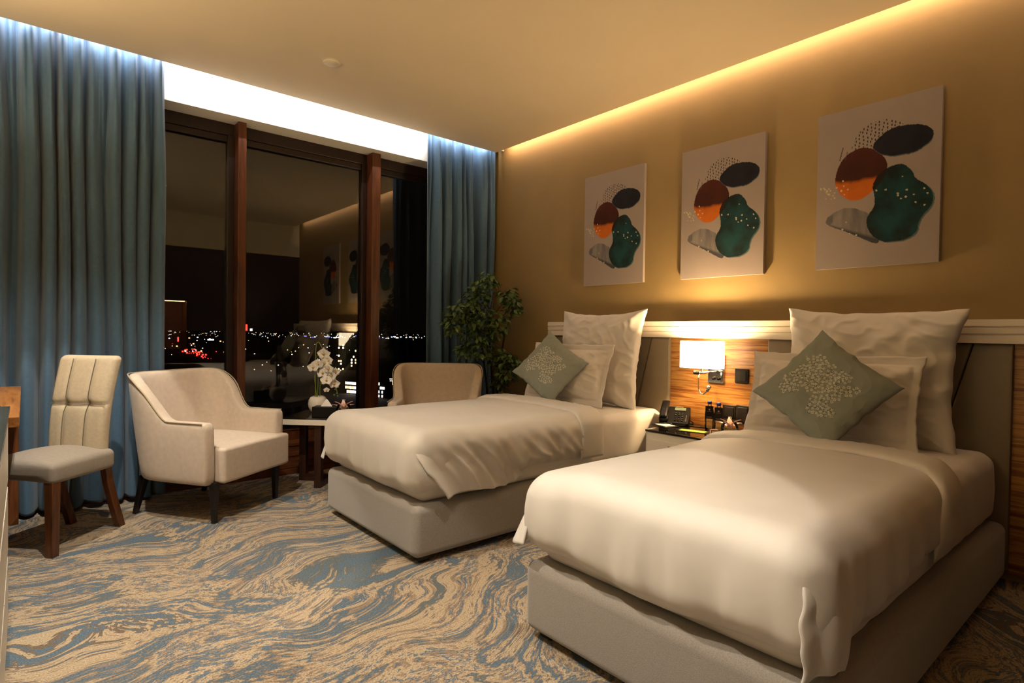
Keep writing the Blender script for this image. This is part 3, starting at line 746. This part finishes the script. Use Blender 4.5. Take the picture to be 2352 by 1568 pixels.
# switches and sockets
def plate(name, y, z, w_, h, label, cat, rocker=True):
    t = thing(name, label, cat, (3.965, y, z))
    MB().rbox(-.014, 0, -w_/2, w_/2, -h/2, h/2, .008).build('plate', 'switch_plastic', t, True)
    MB().rbox(-.018, -.010, -w_/2+.016, w_/2-.016, -h/2+.016, h/2-.016, .003).build('rocker' if rocker else 'socket_face', 'switch_plastic', t, True)
plate('light_switch', 2.082, .991, .105, .105, 'dark brown square light switch on wood panel right of the wall lamp', 'switch')
plate('wall_socket', 2.173, .720, .105, .105, 'dark wall socket behind the water bottles', 'socket', False)
plate('wall_socket', 2.068, .712, .105, .136, 'dark wall socket behind the lily in the glass bowl', 'socket', False)

# ================================================================== NIGHTSTAND
t = thing('nightstand', 'white nightstand with dark glass top between the beds', 'nightstand', (3.66, 2.235, 0))
MB().box(-.265, .27, -.262, .262, .06, .590).build('body', 'white_lacquer', t, bevel=.003)
MB().box(-.22, .25, -.24, .24, 0, .06).build('plinth', 'white_lacquer', t)
MB().box(-.272, .274, -.265, .265, .590, .605).build('top', 'table_top_dark', t, bevel=.002)
for z in (.08, .315):
    d_ = MB().box(-.280, -.265, -.235, .240, z, z+.225).build('drawer', 'white_lacquer', t, bevel=.002)
    MB().box(-.292, -.280, -.06, .06, z+.19, z+.20).build('handle', 'chrome', d_)
NZ = .605
def on(px, py, z=NZ): return at_z(px, py, z)
# phone
P = at_z(1572, 968, NZ); P.x = min(P.x, 3.80); t = thing('desk_phone', 'black desk phone with handset and small grey display on nightstand', 'telephone', P, math.radians(-62)); t.scale = (1.12,)*3
# local: x right, -y towards the user
body = [(-.10, .0), (-.10, .018), (.09, .105), (.10, .095), (.10, .0)]
MB().prism(body, 0, -.095, .095).build('base', 'black_plastic', t, bevel=.006)
ang = math.atan2(.087, .19); Mt = Matrix.Translation((0, -.10, .0195)) @ Matrix.Rotation(ang, 4, 'X')
hs = MB().rbox(-.092, -.040, .0, .20, .018, .045, .012, .03, lambda p, n: (p.x, p.y, p.z+.018*(abs(p.y-.10)/.10)**2*(1 if p.z < .03 else .25)+(.012 if p.z > .03 else 0)*math.sin(PI*p.y/.2)), M=Mt)
hso = hs.build('handset', 'black_satin', t, True)
MB().rbox(-.095, -.035, .0, .05, .0, .028, .008, M=Mt).build('earpiece_cradle', 'black_plastic', t, True)
MB().box(-.005, .068, .150, .185, .001, .004, M=Mt).build('display', 'lcd', t)
mb = MB()
for r_ in range(5):
    for c_ in range(3): mb.box(.002+c_*.022, .014+c_*.022, .02+r_*.022, .030+r_*.022, .001, .005, M=Mt)
mb.build('keypad', 'black_satin', t)
mb = MB()
for r_ in range(5):
    for c_ in range(3): mb.box(.005+c_*.022, .011+c_*.022, .024+r_*.022, .0265+r_*.022, .005, .0053, M=Mt)
for r_ in range(6): mb.box(.074, .080, .015+r_*.014, .022+r_*.014, .001, .003, M=Mt)
mb.build('key_print', 'key_print', t); MB().box(.0, .05, .192, .196, .001, .0035, M=Mt).build('name_strip', 'key_print', t)
MB().tube([(-.05, -.10, .012), (0, -.13, .006), (.06, -.12, .006), (.11, -.06, .006), (.12, .02, .006), (.10, .08, .01)], .004, 8).build('cord', 'black_plastic', t, True)
# bottles
def bottle(x, y, yaw, label):
    t = thing('water_bottle', label, 'bottle', (x, y, NZ), yaw, 'two water bottles on the nightstand')
    pr = [(.0, .004), (.026, .0), (.031, .006), (.032, .03), (.030, .05), (.032, .07), (.032, .115), (.030, .13), (.026, .15), (.016, .172), (.0125, .18), (.0125, .187)]
    MB().lathe(pr, 28).build('body', 'bottle_plastic', t, True)
    MB().lathe([(.0, .006), (.024, .005), (.029, .01), (.030, .03), (.028, .05), (.030, .07), (.030, .115), (.028, .13), (.024, .148), (.0, .1485)], 28).build('water', 'clear_glass', t, True)
    MB().lathe([(.0145, .185), (.0155, .188), (.0155, .203), (.013, .206), (0, .206)], 24).build('cap', 'blue_cap', t, True)
    tg = MB().box(-.027, .027, -.0355, -.0335, .085, .176).build('neck_tag', 'black_satin', t)
    mb = MB().lathe([(.006, 0), (.006, .0006)], 16, M=Matrix.Translation((0, -.0356, .150)) @ Matrix.Rotation(PI/2, 4, 'X'), cap1=True); mb.build('logo', 'orange_print', tg)
    mb = MB()
    for k in range(6): mb.box(-.018+k*.0062, -.0145+k*.0062, -.0361, -.0355, .094, .099)
    mb.build('small_print', 'key_print', tg); MB().box(-.016, .016, -.0361, -.0355, .137, .1385).build('printed_line', 'key_print', tg)
P1 = at_z(1629, 987, NZ); P2 = at_z(1650, 992, NZ)
bottle(P1.x, P1.y, math.radians(-62), 'water bottle with blue cap next to the black phone')
bottle(P2.x, P2.y, math.radians(-62), 'water bottle with blue cap next to the lily bowl')
# flower bowls
def petal(mb, L_, W_, az, el, curl, base, M=None, n=8, nar=.5):
    vs = []; fs = []; d = Vector((math.cos(az), math.sin(az), 0)); sdir = Vector((-math.sin(az), math.cos(az), 0))
    p = Vector(base); e = el; pts = []
    for i in range(n+1):
        t_ = i/n; wd = W_*math.sin(PI*min(1, .06+.94*t_)**nar)*(1 if t_ < .98 else .25)
        nn = Vector((0, 0, 1))*math.cos(e)-d*math.sin(e)
        for k in (-1, -.5, 0, .5, 1): vs.append(p+sdir*wd*.5*k+nn*(.10*W_*k*k))
        p = p+(d*math.cos(e)+Vector((0, 0, 1))*math.sin(e))*(L_/n); e -= curl/n
    for i in range(n):
        for k in range(4): a = i*5+k; fs.append((a, a+1, a+6, a+5))
    return mb.add(vs, fs, M)
def thin(o, th):
    s_ = o.modifiers.new('t', 'SOLIDIFY'); s_.thickness = th; s_.offset = 0
def lily_bowl(loc, label, yaw, small=1.0):
    t = thing('flower_bowl', label, 'flower bowl', loc, yaw)
    R = .048*small; pr = []
    for k in range(15):
        a = -PI/2+.35+(PI-1.0)*k/14; pr.append((R*math.cos(a), R+R*math.sin(a)-R*(1-math.sin(PI/2-.35))))
    g_ = MB().lathe(pr, 36).build('bowl', 'clear_glass', t, True); thin(g_, .0015)
    MB().lathe([(R*.40, .004), (R*.80, R*.45), (R*.93, R*.85), (0, R*.86)], 32).build('water', 'clear_glass', t, True)
    mb = MB()
    for k in range(6): petal(mb, .085*small, .036*small, k*PI/3+.2, 1.1-(.4 if k % 2 else 0), .9, (0, 0, R*.95))
    f_ = mb.build('lily', 'petal_pink', t, True); thin(f_, .0008)
    MB().tube([(0, 0, .006), (.004, 0, R), (0, 0, R*1.15)], [.004, .005, .009]).build('stem', 'stem_green', t, True)
    mb = MB()
    for k in range(4): mb.tube([(0, 0, R*1.1), (.01*math.cos(k*1.6), .01*math.sin(k*1.6), R*2.3)], .0012, 6)
    mb.build('stamen', 'petal_white', f_, True)
lily_bowl((at_z(1676, 1002, NZ)), 'glass bowl with pink lily on the nightstand', .4, 1.2)
# notepad with pen, leaflet, folder, small cube
t = thing('notepad', 'white notepad on a black leather pad on nightstand corner', 'notepad', at_z(1527, 978, NZ), math.radians(-18))
MB().rbox(-.065, .065, -.085, .075, 0, .007, .002).build('pad_holder', 'black_satin', t)
MB().box(-.045, .045, -.065, .060, .007, .010).build('paper', 'paper', t)
t = thing('pen', 'black and silver pen lying on the white notepad', 'pen', at_z(1524, 976, NZ)+Vector((0, 0, .0145)), math.radians(-50))
MB().tube([(-.055, 0, 0), (.05, 0, .0)], [.004, .004], 12).build('barrel', 'black_satin', t, True)
MB().tube([(.05, 0, 0), (.062, 0, 0)], [.004, .001], 12).build('tip', 'chrome', t, True)
t = thing('leaflet', 'flat lime green leaflet near the nightstand front edge', 'leaflet', at_z(1592, 990, NZ), math.radians(-76))
MB().box(-.105, .105, -.055, .055, 0, .003).build('sheet', 'black_satin', t)
MB().box(-.09, .09, -.045, .03, .003, .004).build('cover_print', 'green_paper', t)
t = thing('menu_card', 'black card with small white print between phone and leaflet', 'card', at_z(1610, 981, NZ)+Vector((.01, 0, 0)), math.radians(-76))
MB().box(-.09, .09, -.025, .025, 0, .004).build('card', 'black_satin', t)
MB().box(-.055, -.01, -.010, -.004, .004, .0045).build('print', 'key_print', t); MB().box(.02, .075, -.012, -.006, .004, .0045).build('print', 'key_print', t)
t = thing('small_cube', 'small brown cube with white square panels beside lily bowl', 'cube', at_z(1640, 1003, NZ), math.radians(-48))
MB().rbox(-.024, .024, -.024, .024, 0, .05, .002).build('block', 'box_brown', t)
for M_ in (Matrix.Identity(4), Matrix.Rotation(-PI/2, 4, 'Z'), Matrix.Rotation(PI/2, 4, 'Z')):
    MB().box(-.018, .018, -.0248, -.024, .006, .042, M=M_).build('panel', 'paper', t)

# ================================================================== ARMCHAIRS
def armchair(loc, rz, label):
    t = thing('armchair', label, 'armchair', loc, rz, 'pair of cream armchairs by the window')
    hw, yb, yf, rc = .335, .285, -.335, .16; th = .100
    # plan centre line of the shell: right front -> back -> left front
    path = []
    def seg(a, b_, n): 
        for i in range(n): k = i/n; path.append((a[0]+(b_[0]-a[0])*k, a[1]+(b_[1]-a[1])*k, (0, 0)))
    seg((hw, yf), (hw, yb-rc), 16)
    for i in range(10): a = PI/2*i/10; path.append((hw-rc+rc*math.cos(a), yb-rc+rc*math.sin(a), 0))
    seg((hw-rc, yb), (-hw+rc, yb), 14)
    for i in range(10): a = PI/2*i/10; path.append((-hw+rc-rc*math.sin(a), yb-rc+rc*math.cos(a), 0))
    seg((-hw, yb-rc), (-hw, yf), 16); path.append((-hw, yf, 0))
    P_ = [Vector((p[0], p[1], 0)) for p in path]; N_ = len(P_); vs = []; fs = []; sec = 20; pip = []
    for i, p in enumerate(P_):
        tg = (P_[min(i+1, N_-1)]-P_[max(i-1, 0)]).normalized(); out = Vector((tg.y, -tg.x, 0))
        if out.dot(Vector((p.x, p.y-.0, 0))) < 0 and abs(p.x) > .3: out = -out
        if p.y > yb-.02: out = Vector((p.x*.0, 1, 0)) if abs(p.x) < hw-rc else out
        k = sm(-.03, .25, p.y); top = .668+.302*k-.02*sm(.1, -.33, p.y)*0
        back = sm(.0, .28, p.y)
        thk = th*(1-.12*back)
        ends = .86 if i in (0, N_-1) else (.97 if i in (1, N_-2) else 1)
        ring = []
        for j in range(sec):
            a = 2*PI*j/sec; ca, sa = math.cos(a), math.sin(a)
            # rounded rectangle section, height 0..1
            ox = math.copysign(abs(ca)**.5, ca)*thk/2*ends; hz = math.copysign(abs(sa)**.22, sa)*.5+.5
            z = .255+(top-.255)*hz
            leanv = (.075*back+.012)*hz
            q = p+out*(ox+leanv)+Vector((0, 0, z))
            vs.append(q)
        pq = p+out*(thk/2*.86+(.075*back+.012))+Vector((0, 0, top-.004)); pip.append(pq)
    for i in range(N_-1):
        for j in range(sec): j2 = (j+1) % sec; fs.append((i*sec+j, i*sec+j2, (i+1)*sec+j2, (i+1)*sec+j))
    fs.append(list(range(sec))); fs.append([(N_-1)*sec+j for j in range(sec)][::-1])
    o = MB().add(vs, fs).build('shell', 'armchair_fabric', t, True)
    sb = o.modifiers.new('s', 'SUBSURF'); sb.levels = 1; sb.render_levels = 1
    pip2 = pip[1:-1]
    MB().tube(pip2, .0045, 8).build('piping', 'piping', t, True)
    def fn(p, n): return (p.x, p.y, p.z+(.018*math.cos(p.x*4.2)*math.cos(p.y*3.5)-.008 if p.z > .4 else 0)+.002*fbm((p.x*6, p.y*6, 2)))
    MB().rbox(-.372+.082, .372, -.395, .25, .26, .50, .022, .04, fn).build('seat', 'armchair_fabric', t, True)
    for (x, y, dx, dy) in ((.30, -.325, .0, .0), (-.30, -.325, .0, 0), (.30, .335, .02, .06), (-.30, .335, -.02, .06)):
        MB().taper(x, y, 0, .27, .014, .024, dx, dy).build('leg', 'black_wood', t, bevel=.003)
    return t
armchair((1.018, 4.558, 0), math.radians(34), 'cream armchair with black legs left of the side table')
armchair((2.90, 4.49, 0), math.radians(-38), 'cream armchair behind the far bed, in front of the plant')

# ================================================================== DINING CHAIR
t = thing('dining_chair', 'upholstered dining chair with seamed tall back and brown wooden legs', 'chair', (.121, 4.342, 0), math.radians(-46))
def fn(p, n):
    e = (abs(p.x)/.235)**2; f = (abs(p.y)/.235)**2
    z = p.z+(.045*(1-e)*(1-.8*f) if p.z > .5 else 0)-(.018*(1-(p.x/.235)**2) if p.z < .45 and 0 else 0)
    if p.z < .43: z += .016*math.cos(PI*p.x/.47)*(1 if p.y < 0 else .5)
    return (p.x*(1-.05*(p.y > 0)*p.y/.23), p.y, z)
MB().rbox(-.235, .235, -.235, .225, .405, .52, .03, .03, fn).build('seat', 'seat_fabric', t, True)
def bx(x, y, z, k=1):
    s_ = max(0.0, (z-.44)/.66)
    return Vector((x*(1-.07*(1-s_)*0+.02*s_), y+.02+.115*s_**1.3+.025*(x/.21)**2*0-.02*math.cos(PI*x/.42)*0, z))
def bfn(p, n):
    x, y, z = p
    fr = -1 if y < .18 else 1
    tuft = 0
    for sx in (-.072, .072): tuft += .012*math.exp(-((x-sx)/.012)**2) if fr < 0 else 0
    tuft += .012*math.exp(-((z-.80)/.014)**2) if fr < 0 else 0
    for sx in (-.072, .072): tuft += .014*math.exp(-(((x-sx)/.035)**2+((z-.80)/.035)**2)) if fr < 0 else 0
    s_ = max(0.0, (z-.44)/.66)
    return (x*(1+.06*s_), y+tuft+.10*s_**1.4-.018*math.sin(PI*s_)-.012*(1-(x/.21)**2)*(1), z)
bk = MB().rbox(-.175, .19, .145, .225, .44, 1.10, .032, .012, bfn).build('backrest', 'chair_fabric', t, True)
mb = MB()
for sx in (-.072, .072): mb.tube([bfn((sx, .1375, .50+.6*k/20-.02), 0) for k in range(21)], .0022, 6)
mb.tube([bfn((-.185+.37*k/20, .1365, .80), 0) for k in range(21)], .0022, 6); mb.build('seam', 'seam', bk, True)
for x in (-.205, .205):
    MB().taper(x*.98, -.20, 0, .42, .022, .027).build('leg', 'chair_wood', t, bevel=.003)
for x in (-.17, .17):
    vs = []; fs = []
    zs = [0, .15, .30, .43]; ys = [.32, .27, .225, .20]
    for z, y in zip(zs, ys):
        for (a, b_) in ((-.02, -.025), (.02, -.025), (.02, .025), (-.02, .025)): vs.append((x+a, y+b_, z))
    for i in range(3):
        for k in range(4): fs.append((i*4+k, i*4+(k+1) % 4, i*4+4+(k+1) % 4, i*4+4+k))
    fs.append((3, 2, 1, 0)); fs.append((12, 13, 14, 15)); MB().add(vs, fs).build('leg', 'chair_wood', t, bevel=.003)

# ================================================================== SIDE TABLE
TX, TY = 1.976, 4.705; TZ = .575
t = thing('side_table', 'small white-edged table with dark glossy top and crossed brown legs', 'table', (TX, TY, 0), math.radians(-45))
MB().box(-.285, .285, -.285, .285, .515, .560).build('table_top', 'white_lacquer', t, bevel=.003)
MB().box(-.285, .285, -.285, .285, .560, .572).build('glass_top', 'table_top_dark', t, bevel=.002)
for (x, y) in ((0, -.215), (0, .215), (-.225, 0), (.225, 0)):
    MB().box(x-.028, x+.028, y-.028, y+.028, 0, .515).build('leg', 'table_wood', t, bevel=.002)
MB().box(-.197, .197, -.028, .028, 0, .055).build('cross_beam', 'table_wood', t)
MB().box(-.0281, .0281, -.187, .187, .002, .053).build('cross_beam', 'table_wood', t)
TT = .572
# orchid
OV = at_z(730, 946, TT); t = thing('potted_orchid', 'white orchid with green stems in a round white vase on side table', 'orchid', (OV.x, OV.y, TT))
pr = [(.045, 0), (.062, .012), (.078, .045), (.082, .075), (.076, .108), (.062, .130), (.050, .138), (.045, .136), (.045, .12)]
MB().lathe(pr, 40).build('vase', 'ceramic', t, True)
MB().lathe([(.0, .118), (.046, .119)], 32, cap0=False).build('soil', 'bark', t)
rt = R_.copy(); rt.z = 0; rt.normalize(); fw = Vector((-F_.x, -F_.y, 0)).normalized()
def op(a, h, d=0): return rt*a+fw*d+Vector((0, 0, h))
stems = [[op(-.025, .12), op(-.022, .35), op(-.02, .56), op(.0, .605), op(.03, .56), op(.07, .48), op(.10, .40), op(.13, .32), op(.155, .24), op(.165, .17)],
         [op(.0, .12, .01), op(.005, .30, .01), op(.01, .42, .01), op(.05, .47, .0), op(.08, .40)], [op(.012, .12, -.01), op(.02, .30), op(.03, .38), op(.07, .33)], [op(-.012, .12, -.01), op(-.03, .30), op(-.03, .44), op(.0, .50)]]
for s_ in stems:
    pts = []
    for i in range(len(s_)-1):
        p0, p1, p2, p3 = s_[max(i-1, 0)], s_[i], s_[i+1], s_[min(i+2, len(s_)-1)]
        for k in range(6):
            u = k/6; pts.append(.5*((2*p1)+(p2-p0)*u+(2*p0-5*p1+4*p2-p3)*u*u+(3*p1-p0-3*p2+p3)*u**3))
    pts.append(s_[-1]); MB().tube(pts, .0035, 8).build('stem', 'stem_green', t, True)
def orchid_flower(mb, lip, c, s_, yaw, tilt):
    Mx = Matrix.Translation(c) @ Matrix.Rotation(yaw, 4, 'Z') @ Matrix.Rotation(PI/2-tilt, 4, 'X')
    for (az, L_, W_) in ((PI/2, 1, .8), (PI/2+2.2, .95, .7), (PI/2-2.2, .95, .7), (.25, 1.05, 1.3), (PI-.25, 1.05, 1.3)):
        petal(mb, .044*s_*L_, .050*s_*W_, az, .12, .35, (0, 0, .001 if W_ > 1 else 0), M=Mx, n=6, nar=.55)
    lip.lathe([(.0, 0), (.006*s_, .003), (.008*s_, .008), (.004*s_, .014), (0, .015)], 10, M=Mx)
yaw0 = math.atan2(fw.y, fw.x)+PI/2
FL = [(.055, .50, 1.15), (.005, .415, 1.0), (-.03, .385, .95), (.06, .42, 1.1), (.10, .445, .95), (.105, .375, 1.05), (.045, .335, 1.05), (.125, .315, 1.1), (.085, .275, 1.0), (.145, .245, .95), (.155, .35, .8), (.085, .195, .5)]
for i, (a, h, s_) in enumerate(FL):
    mb, lip = MB(), MB(); c = op(a, h, .012+.012*((i*7) % 3))
    orchid_flower(mb, lip, c, s_*1.2, yaw0+random.uniform(-.5, .5), random.uniform(-.2, .35))
    f_ = mb.build('flower', 'petal_white', t, True); thin(f_, .0006)
    lip.build('lip', 'orchid_lip', f_, True)
for (a, h) in ((.15, .20), (.165, .165), (.14, .15), (.172, .14)):
    MB().lathe([(0, -.009), (.007, -.004), (.008, .002), (.0, .010)], 10, M=Matrix.Translation(op(a, h))).build('bud', 'lime_green', t, True)
# tissue box
TB = at_z(741, 957, TT); t = thing('tissue_box', 'black tissue box with white tissue peak on side table', 'tissue box', (TB.x+.03, TB.y+.0, TT), math.radians(-40))
MB().rbox(-.10, .10, -.055, .055, 0, .085, .004).build('box', 'black_satin', t)
vs = [(-.045, -.006, .083), (.05, -.006, .083), (.0, .0, .145), (-.04, .012, .083), (.048, .012, .083), (.01, .006, .138)]
MB().add(vs, [(0, 1, 2), (3, 5, 4), (0, 2, 5, 3), (1, 4, 5, 2), (0, 3, 4, 1)]).build('tissue', 'tissue', t)
LB = at_z(789, 957, TT); lily_bowl((LB.x, LB.y, TT), 'glass bowl with pink lily beside the tissue box on side table', 1.0, 1.3)

# ================================================================== DESK AND CABINET AT THE LEFT
t = thing('desk', 'brown wooden desk with slab leg behind the white cabinet', 'desk', (-.33, 4.1, 0))
MB().box(-.31, .312, -.84, .80, .845, .890).build('desk_top', 'desk_wood', t, bevel=.002)
MB().box(-.31, .30, .755, .80, 0, .845).build('leg', 'desk_wood_upright', t, bevel=.002)
MB().box(-.31, -.02, -.84, -.80, 0, .845).build('leg', 'desk_wood_upright', t, bevel=.002)
t = thing('cabinet', 'white lacquer cabinet with grey glass top at the left edge', 'cabinet', (-.335, 2.4, 0))
MB().box(-.29, .270, -.85, .840, .02, .925).build('body', 'white_lacquer', t, bevel=.002)
MB().box(-.29, .288, -.85, .843, .925, .940).build('glass_top', 'cabinet_glass', t, bevel=.002)
for i in range(3):
    for k, z in enumerate((.03, .33, .63)):
        MB().box(.270, .281, -.845+i*.562, -.290+i*.562, z, z+.27).build('drawer', 'white_lacquer', t, bevel=.003)
t = thing('desk_box', 'small black box on the wooden desk at the left edge', 'box', (-.16, 3.50, .890), .1)
MB().rbox(-.06, .075, -.06, .06, 0, .028, .004).build('case', 'black_satin', t); MB().box(.076, .077, -.05, .05, .006, .010).build('metal_strip', 'chrome', t)

# ================================================================== PLANT
PX, PY = 3.68, 4.66
t = thing('potted_tree', 'dark green leafy artificial tree in the corner between curtain and wall', 'plant', (PX, PY, 0))
MB().lathe([(.11, 0), (.135, .02), (.15, .26), (.155, .28), (.14, .28), (.13, .24)], 32).build('pot', 'black_plastic', t, True)
MB().lathe([(.0, .25), (.135, .251)], 24, cap0=False).build('soil', 'bark', t)
CL = [(3.50, 4.50, 1.80, .10), (3.46, 4.56, 1.68, .12), (3.38, 4.58, 1.58, .13), (3.66, 4.38, 1.64, .10), (3.70, 4.34, 1.55, .09), (3.18, 4.56, 1.45, .11), (3.30, 4.58, 1.46, .13), (3.45, 4.52, 1.44, .16), (3.12, 4.56, 1.33, .09), (3.58, 4.44, 1.38, .13),
      (3.36, 4.56, 1.30, .13), (3.50, 4.50, 1.26, .12), (3.44, 4.52, 1.12, .13), (3.34, 4.66, 1.12, .08), (3.60, 4.46, 1.02, .12), (3.66, 4.36, 1.0, .12), (3.71, 4.30, .95, .08), (3.67, 4.38, .88, .10), (3.66, 4.50, .76, .10)]
rnd = random.Random(5)
tr = [[(0, 0, .24), (.02, -.02, .6), (-.03, -.03, 1.0), (-.05, -.02, 1.4), (.0, -.04, 1.78)], [(.02, 0, .24), (.05, -.04, .6), (.06, -.08, 1.0), (.1, -.1, 1.3), (.18, -.2, 1.6)], [(-.02, 0, .24), (-.05, 0, .7), (-.1, .02, 1.1), (-.22, .02, 1.4)]]
for k in tr: MB().tube(k, [.013, .012, .010, .008, .004][:len(k)], 8).build('trunk', 'bark', t, True)
vs, fs = [], []; tw = MB()
for (x, y, z, r) in CL:
    c = Vector((x-PX, y-PY, z)); tw.tube([(0.0+(x-PX)*.25, (y-PY)*.25, z-.16), tuple(c)], [.004, .002], 5)
    for _ in range(int(100*r/.12)):
        d = Vector((rnd.gauss(0, 1), rnd.gauss(0, 1), rnd.gauss(0, 1))).normalized()*r*rnd.uniform(.35, 1.0); p = c+d
        if p.x+PX > 3.93 or p.y+PY > 4.84: continue
        az = math.atan2(d.y, d.x)+rnd.uniform(-.8, .8); el = rnd.uniform(-1.1, .25); L_ = rnd.uniform(.055, .080); W_ = L_*.52
        ax = Vector((math.cos(az)*math.cos(el), math.sin(az)*math.cos(el), math.sin(el))); sd = ax.cross(Vector((0, 0, 1))).normalized()
        rl = rnd.uniform(-.7, .7); up = sd.cross(ax); sd = (sd*math.cos(rl)+up*math.sin(rl)); up = sd.cross(ax)
        o_ = len(vs)
        for (a, w_, h) in ((0, 0, 0), (.3, .42, .06), (.6, .45, .05), (1.0, 0, -.08), (.3, 0, 0), (.6, 0, 0)):
            if w_: vs.append(p+ax*L_*a+sd*W_*w_+up*L_*h); 
            else: vs.append(p+ax*L_*a+up*L_*h*1.0)
        vs.append(p+ax*L_*.3-sd*W_*.42+up*L_*.06); vs.append(p+ax*L_*.6-sd*W_*.45+up*L_*.05)
        # 0 base,1 r.3,2 r.6,3 tip,4 mid.3,5 mid.6,6 l.3,7 l.6
        for f in ((0, 1, 4), (1, 2, 5, 4), (2, 3, 5), (0, 4, 6), (4, 5, 7, 6), (5, 3, 7)): fs.append([q+o_ for q in f])
lo = MB().add(vs, fs).build('foliage', 'leaf', t, False); lo['kind'] = 'stuff'; tw.build('twigs', 'bark', t, True)

# ================================================================== CITY OUTSIDE
struct('ground', MB().box(-4000, 7000, 8, 9000, -36.5, -36), 'ground_dark')
rnd = random.Random(21)
def lightpt(mb, px, py, size_px, mat_i, zup=.0, asp=1.0):
    while (F_+R_*((px-1176)/FPX)-U_*((py-784)/FPX)).z > -.006: py += rnd.uniform(2, 14)
    # a street light or lit window standing on the ground plane, at its true distance
    p = at_z(px, py, -35+zup); d = (p-CAM).length; s_ = size_px*d/FPX/2; mb.cur = mat_i
    mb.box(p.x-s_*asp, p.x+s_*asp, p.y-s_, p.y+s_, p.z-s_, p.z+s_)
mbh, mbm = MB(), MB()
for _ in range(150):
    x = rnd.uniform(370, 985); yh = 748+(x-376)*.012; y = yh+rnd.uniform(2, 22)
    if 430 < x < 560 and False: continue
    lightpt(mbh, x, y, rnd.choice((.55, .7, .85, 1.2)), rnd.choice((0, 0, 0, 2, 2, 1)))
for _ in range(40):
    x = rnd.uniform(700, 975); lightpt(mbh, x, 768+(x-376)*.012+rnd.uniform(-2, 3), rnd.choice((1.2, 2.2)), rnd.choice((1, 1, 0, 4)), 0, rnd.choice((1, 2.5)))
for _ in range(44):
    x = rnd.uniform(376, 560); lightpt(mbm, x, rnd.uniform(772, 815), rnd.choice((.7, .9, 1.4, 2.2)), rnd.choice((0, 0, 2, 2, 3, 1)))
for _ in range(26):
    x = rnd.uniform(700, 850); lightpt(mbm, x, rnd.uniform(790, 850), rnd.choice((.9, 1.3)), 0)
for _ in range(16):
    lightpt(mbm, rnd.uniform(560, 700), rnd.uniform(780, 870), rnd.choice((.9, 1.4)), rnd.choice((0, 2)))
tag(mbh.build('city_lights', ['city_white', 'city_cool', 'city_amber', 'city_red', 'city_blue']), 'band of tiny distant city lights along the dark horizon', 'city lights', kind='stuff')
tag(mbm.build('city_lights', ['city_white', 'city_cool', 'city_amber', 'city_red', 'city_blue']), 'scattered street and window lights below the horizon outside', 'city lights', kind='stuff')
mb = MB()
for _ in range(34):
    k = rnd.random(); lightpt(mb, 420+k*62+rnd.uniform(-6, 6), 803+k*17+rnd.uniform(-7, 5), rnd.choice((1.2, 1.8, 2.6)), 0)
tag(mb.build('traffic_lights', ['city_red']), 'cluster of red car tail lights on a road in the city', 'car lights', kind='stuff')
def sign(px, py, dist, w_, h, mat, name, label, post=True):
    dv = F_+R_*((px-1176)/FPX)-U_*((py-784)/FPX); p = CAM+dv*dist; z = p.z; s_ = dist/FPX
    t = thing(name, label, 'sign', (p.x, p.y, -36))
    MB().box(-w_*s_/2, w_*s_/2, -.1, .1, z+36-h*s_/2, z+36+h*s_/2).build('lit_face', mat, t)
    MB().box(-.3, .3, .1, .7, 0, z+36).build('post', 'building_dark', t)
sign(561, 715.5, 600, 5, 6, 'city_white', 'tower_light', 'bright white light high on a mast right of the first mullion')
sign(577, 757, 900, 5, 5, 'city_white', 'lit_sign', 'small square white lit sign at the horizon')
sign(566, 752, 850, 4, 14, 'city_red', 'lit_sign', 'red vertical lit sign beside the first mullion')
sign(484, 780, 620, 13, 2.5, 'city_cool', 'lit_sign', 'bluish horizontal lit sign in the left pane')
sign(537, 793, 500, 7, 12, 'city_blue', 'lit_sign', 'deep blue lit panel left of the first mullion')
sign(409, 779, 640, 3, 10, 'city_red', 'lit_sign', 'red vertical lit sign near the left curtain')
def block(px, py_base, wpx, hpx, ang, name, label, rows, cols_, wmats, fill, roofline=False, dep=5):
    p = at_z(px, py_base, -36); d = (p-CAM).length; s_ = d/FPX; W_, H_ = wpx*s_, hpx*s_
    t = thing(name, label, 'building', (p.x, p.y, -36), ang)
    MB().box(-W_/2, W_/2, 0, dep, 0, H_).build('wall', 'building_dark', t)
    n = 0
    for r_ in range(rows):
        for c_ in range(cols_):
            if rnd.random() > fill: continue
            x = -W_/2+W_*(c_+.5)/cols_; z = H_*(r_+.5)/rows; n += 1
            w2 = W_/cols_*.32; h2 = H_/rows*.30
            MB().box(x-w2, x+w2, -.15, 0, z-h2, z+h2).build('window', wmats[rnd.randrange(len(wmats))], t)
    if roofline:
        MB().box(-W_/2, W_/2, -.2, .2, H_, H_+1.0*s_).build('roof_light_strip', 'city_white', t)
        for c_ in range(9):
            x = -W_/2+W_*(c_+.5)/9; MB().box(x-.7*s_, x+.7*s_, -.3, 0, H_-4.4*s_, H_-3.0*s_).build('string_light', 'city_white', t)
A0 = -YAW
block(818, 905, 66, 28, A0-.5, 'lit_building', 'low shopfront building with bright white and amber windows behind the orchid', 3, 14, ['city_white', 'city_cool', 'city_amber', 'city_white'], .72)
block(874, 914, 24, 36, A0-.5, 'lit_building', 'lit shop building in the right pane beside the mullion', 4, 5, ['city_white', 'city_cool', 'city_amber', 'city_white'], .6)
block(911, 918, 34, 46, A0-.2, 'dark_building', 'dark building outlined by a line of roof lights in the right pane', 3, 6, ['city_amber'], .12, True)
block(783, 850, 14, 58, A0, 'tower_block', 'dark tower block with few lit windows above the orchid', 10, 3, ['city_white', 'city_amber'], .25)
block(812, 850, 13, 66, A0, 'tower_block', 'second dark tower block with few lit windows, nearer the second mullion', 10, 3, ['city_white', 'city_amber'], .22)
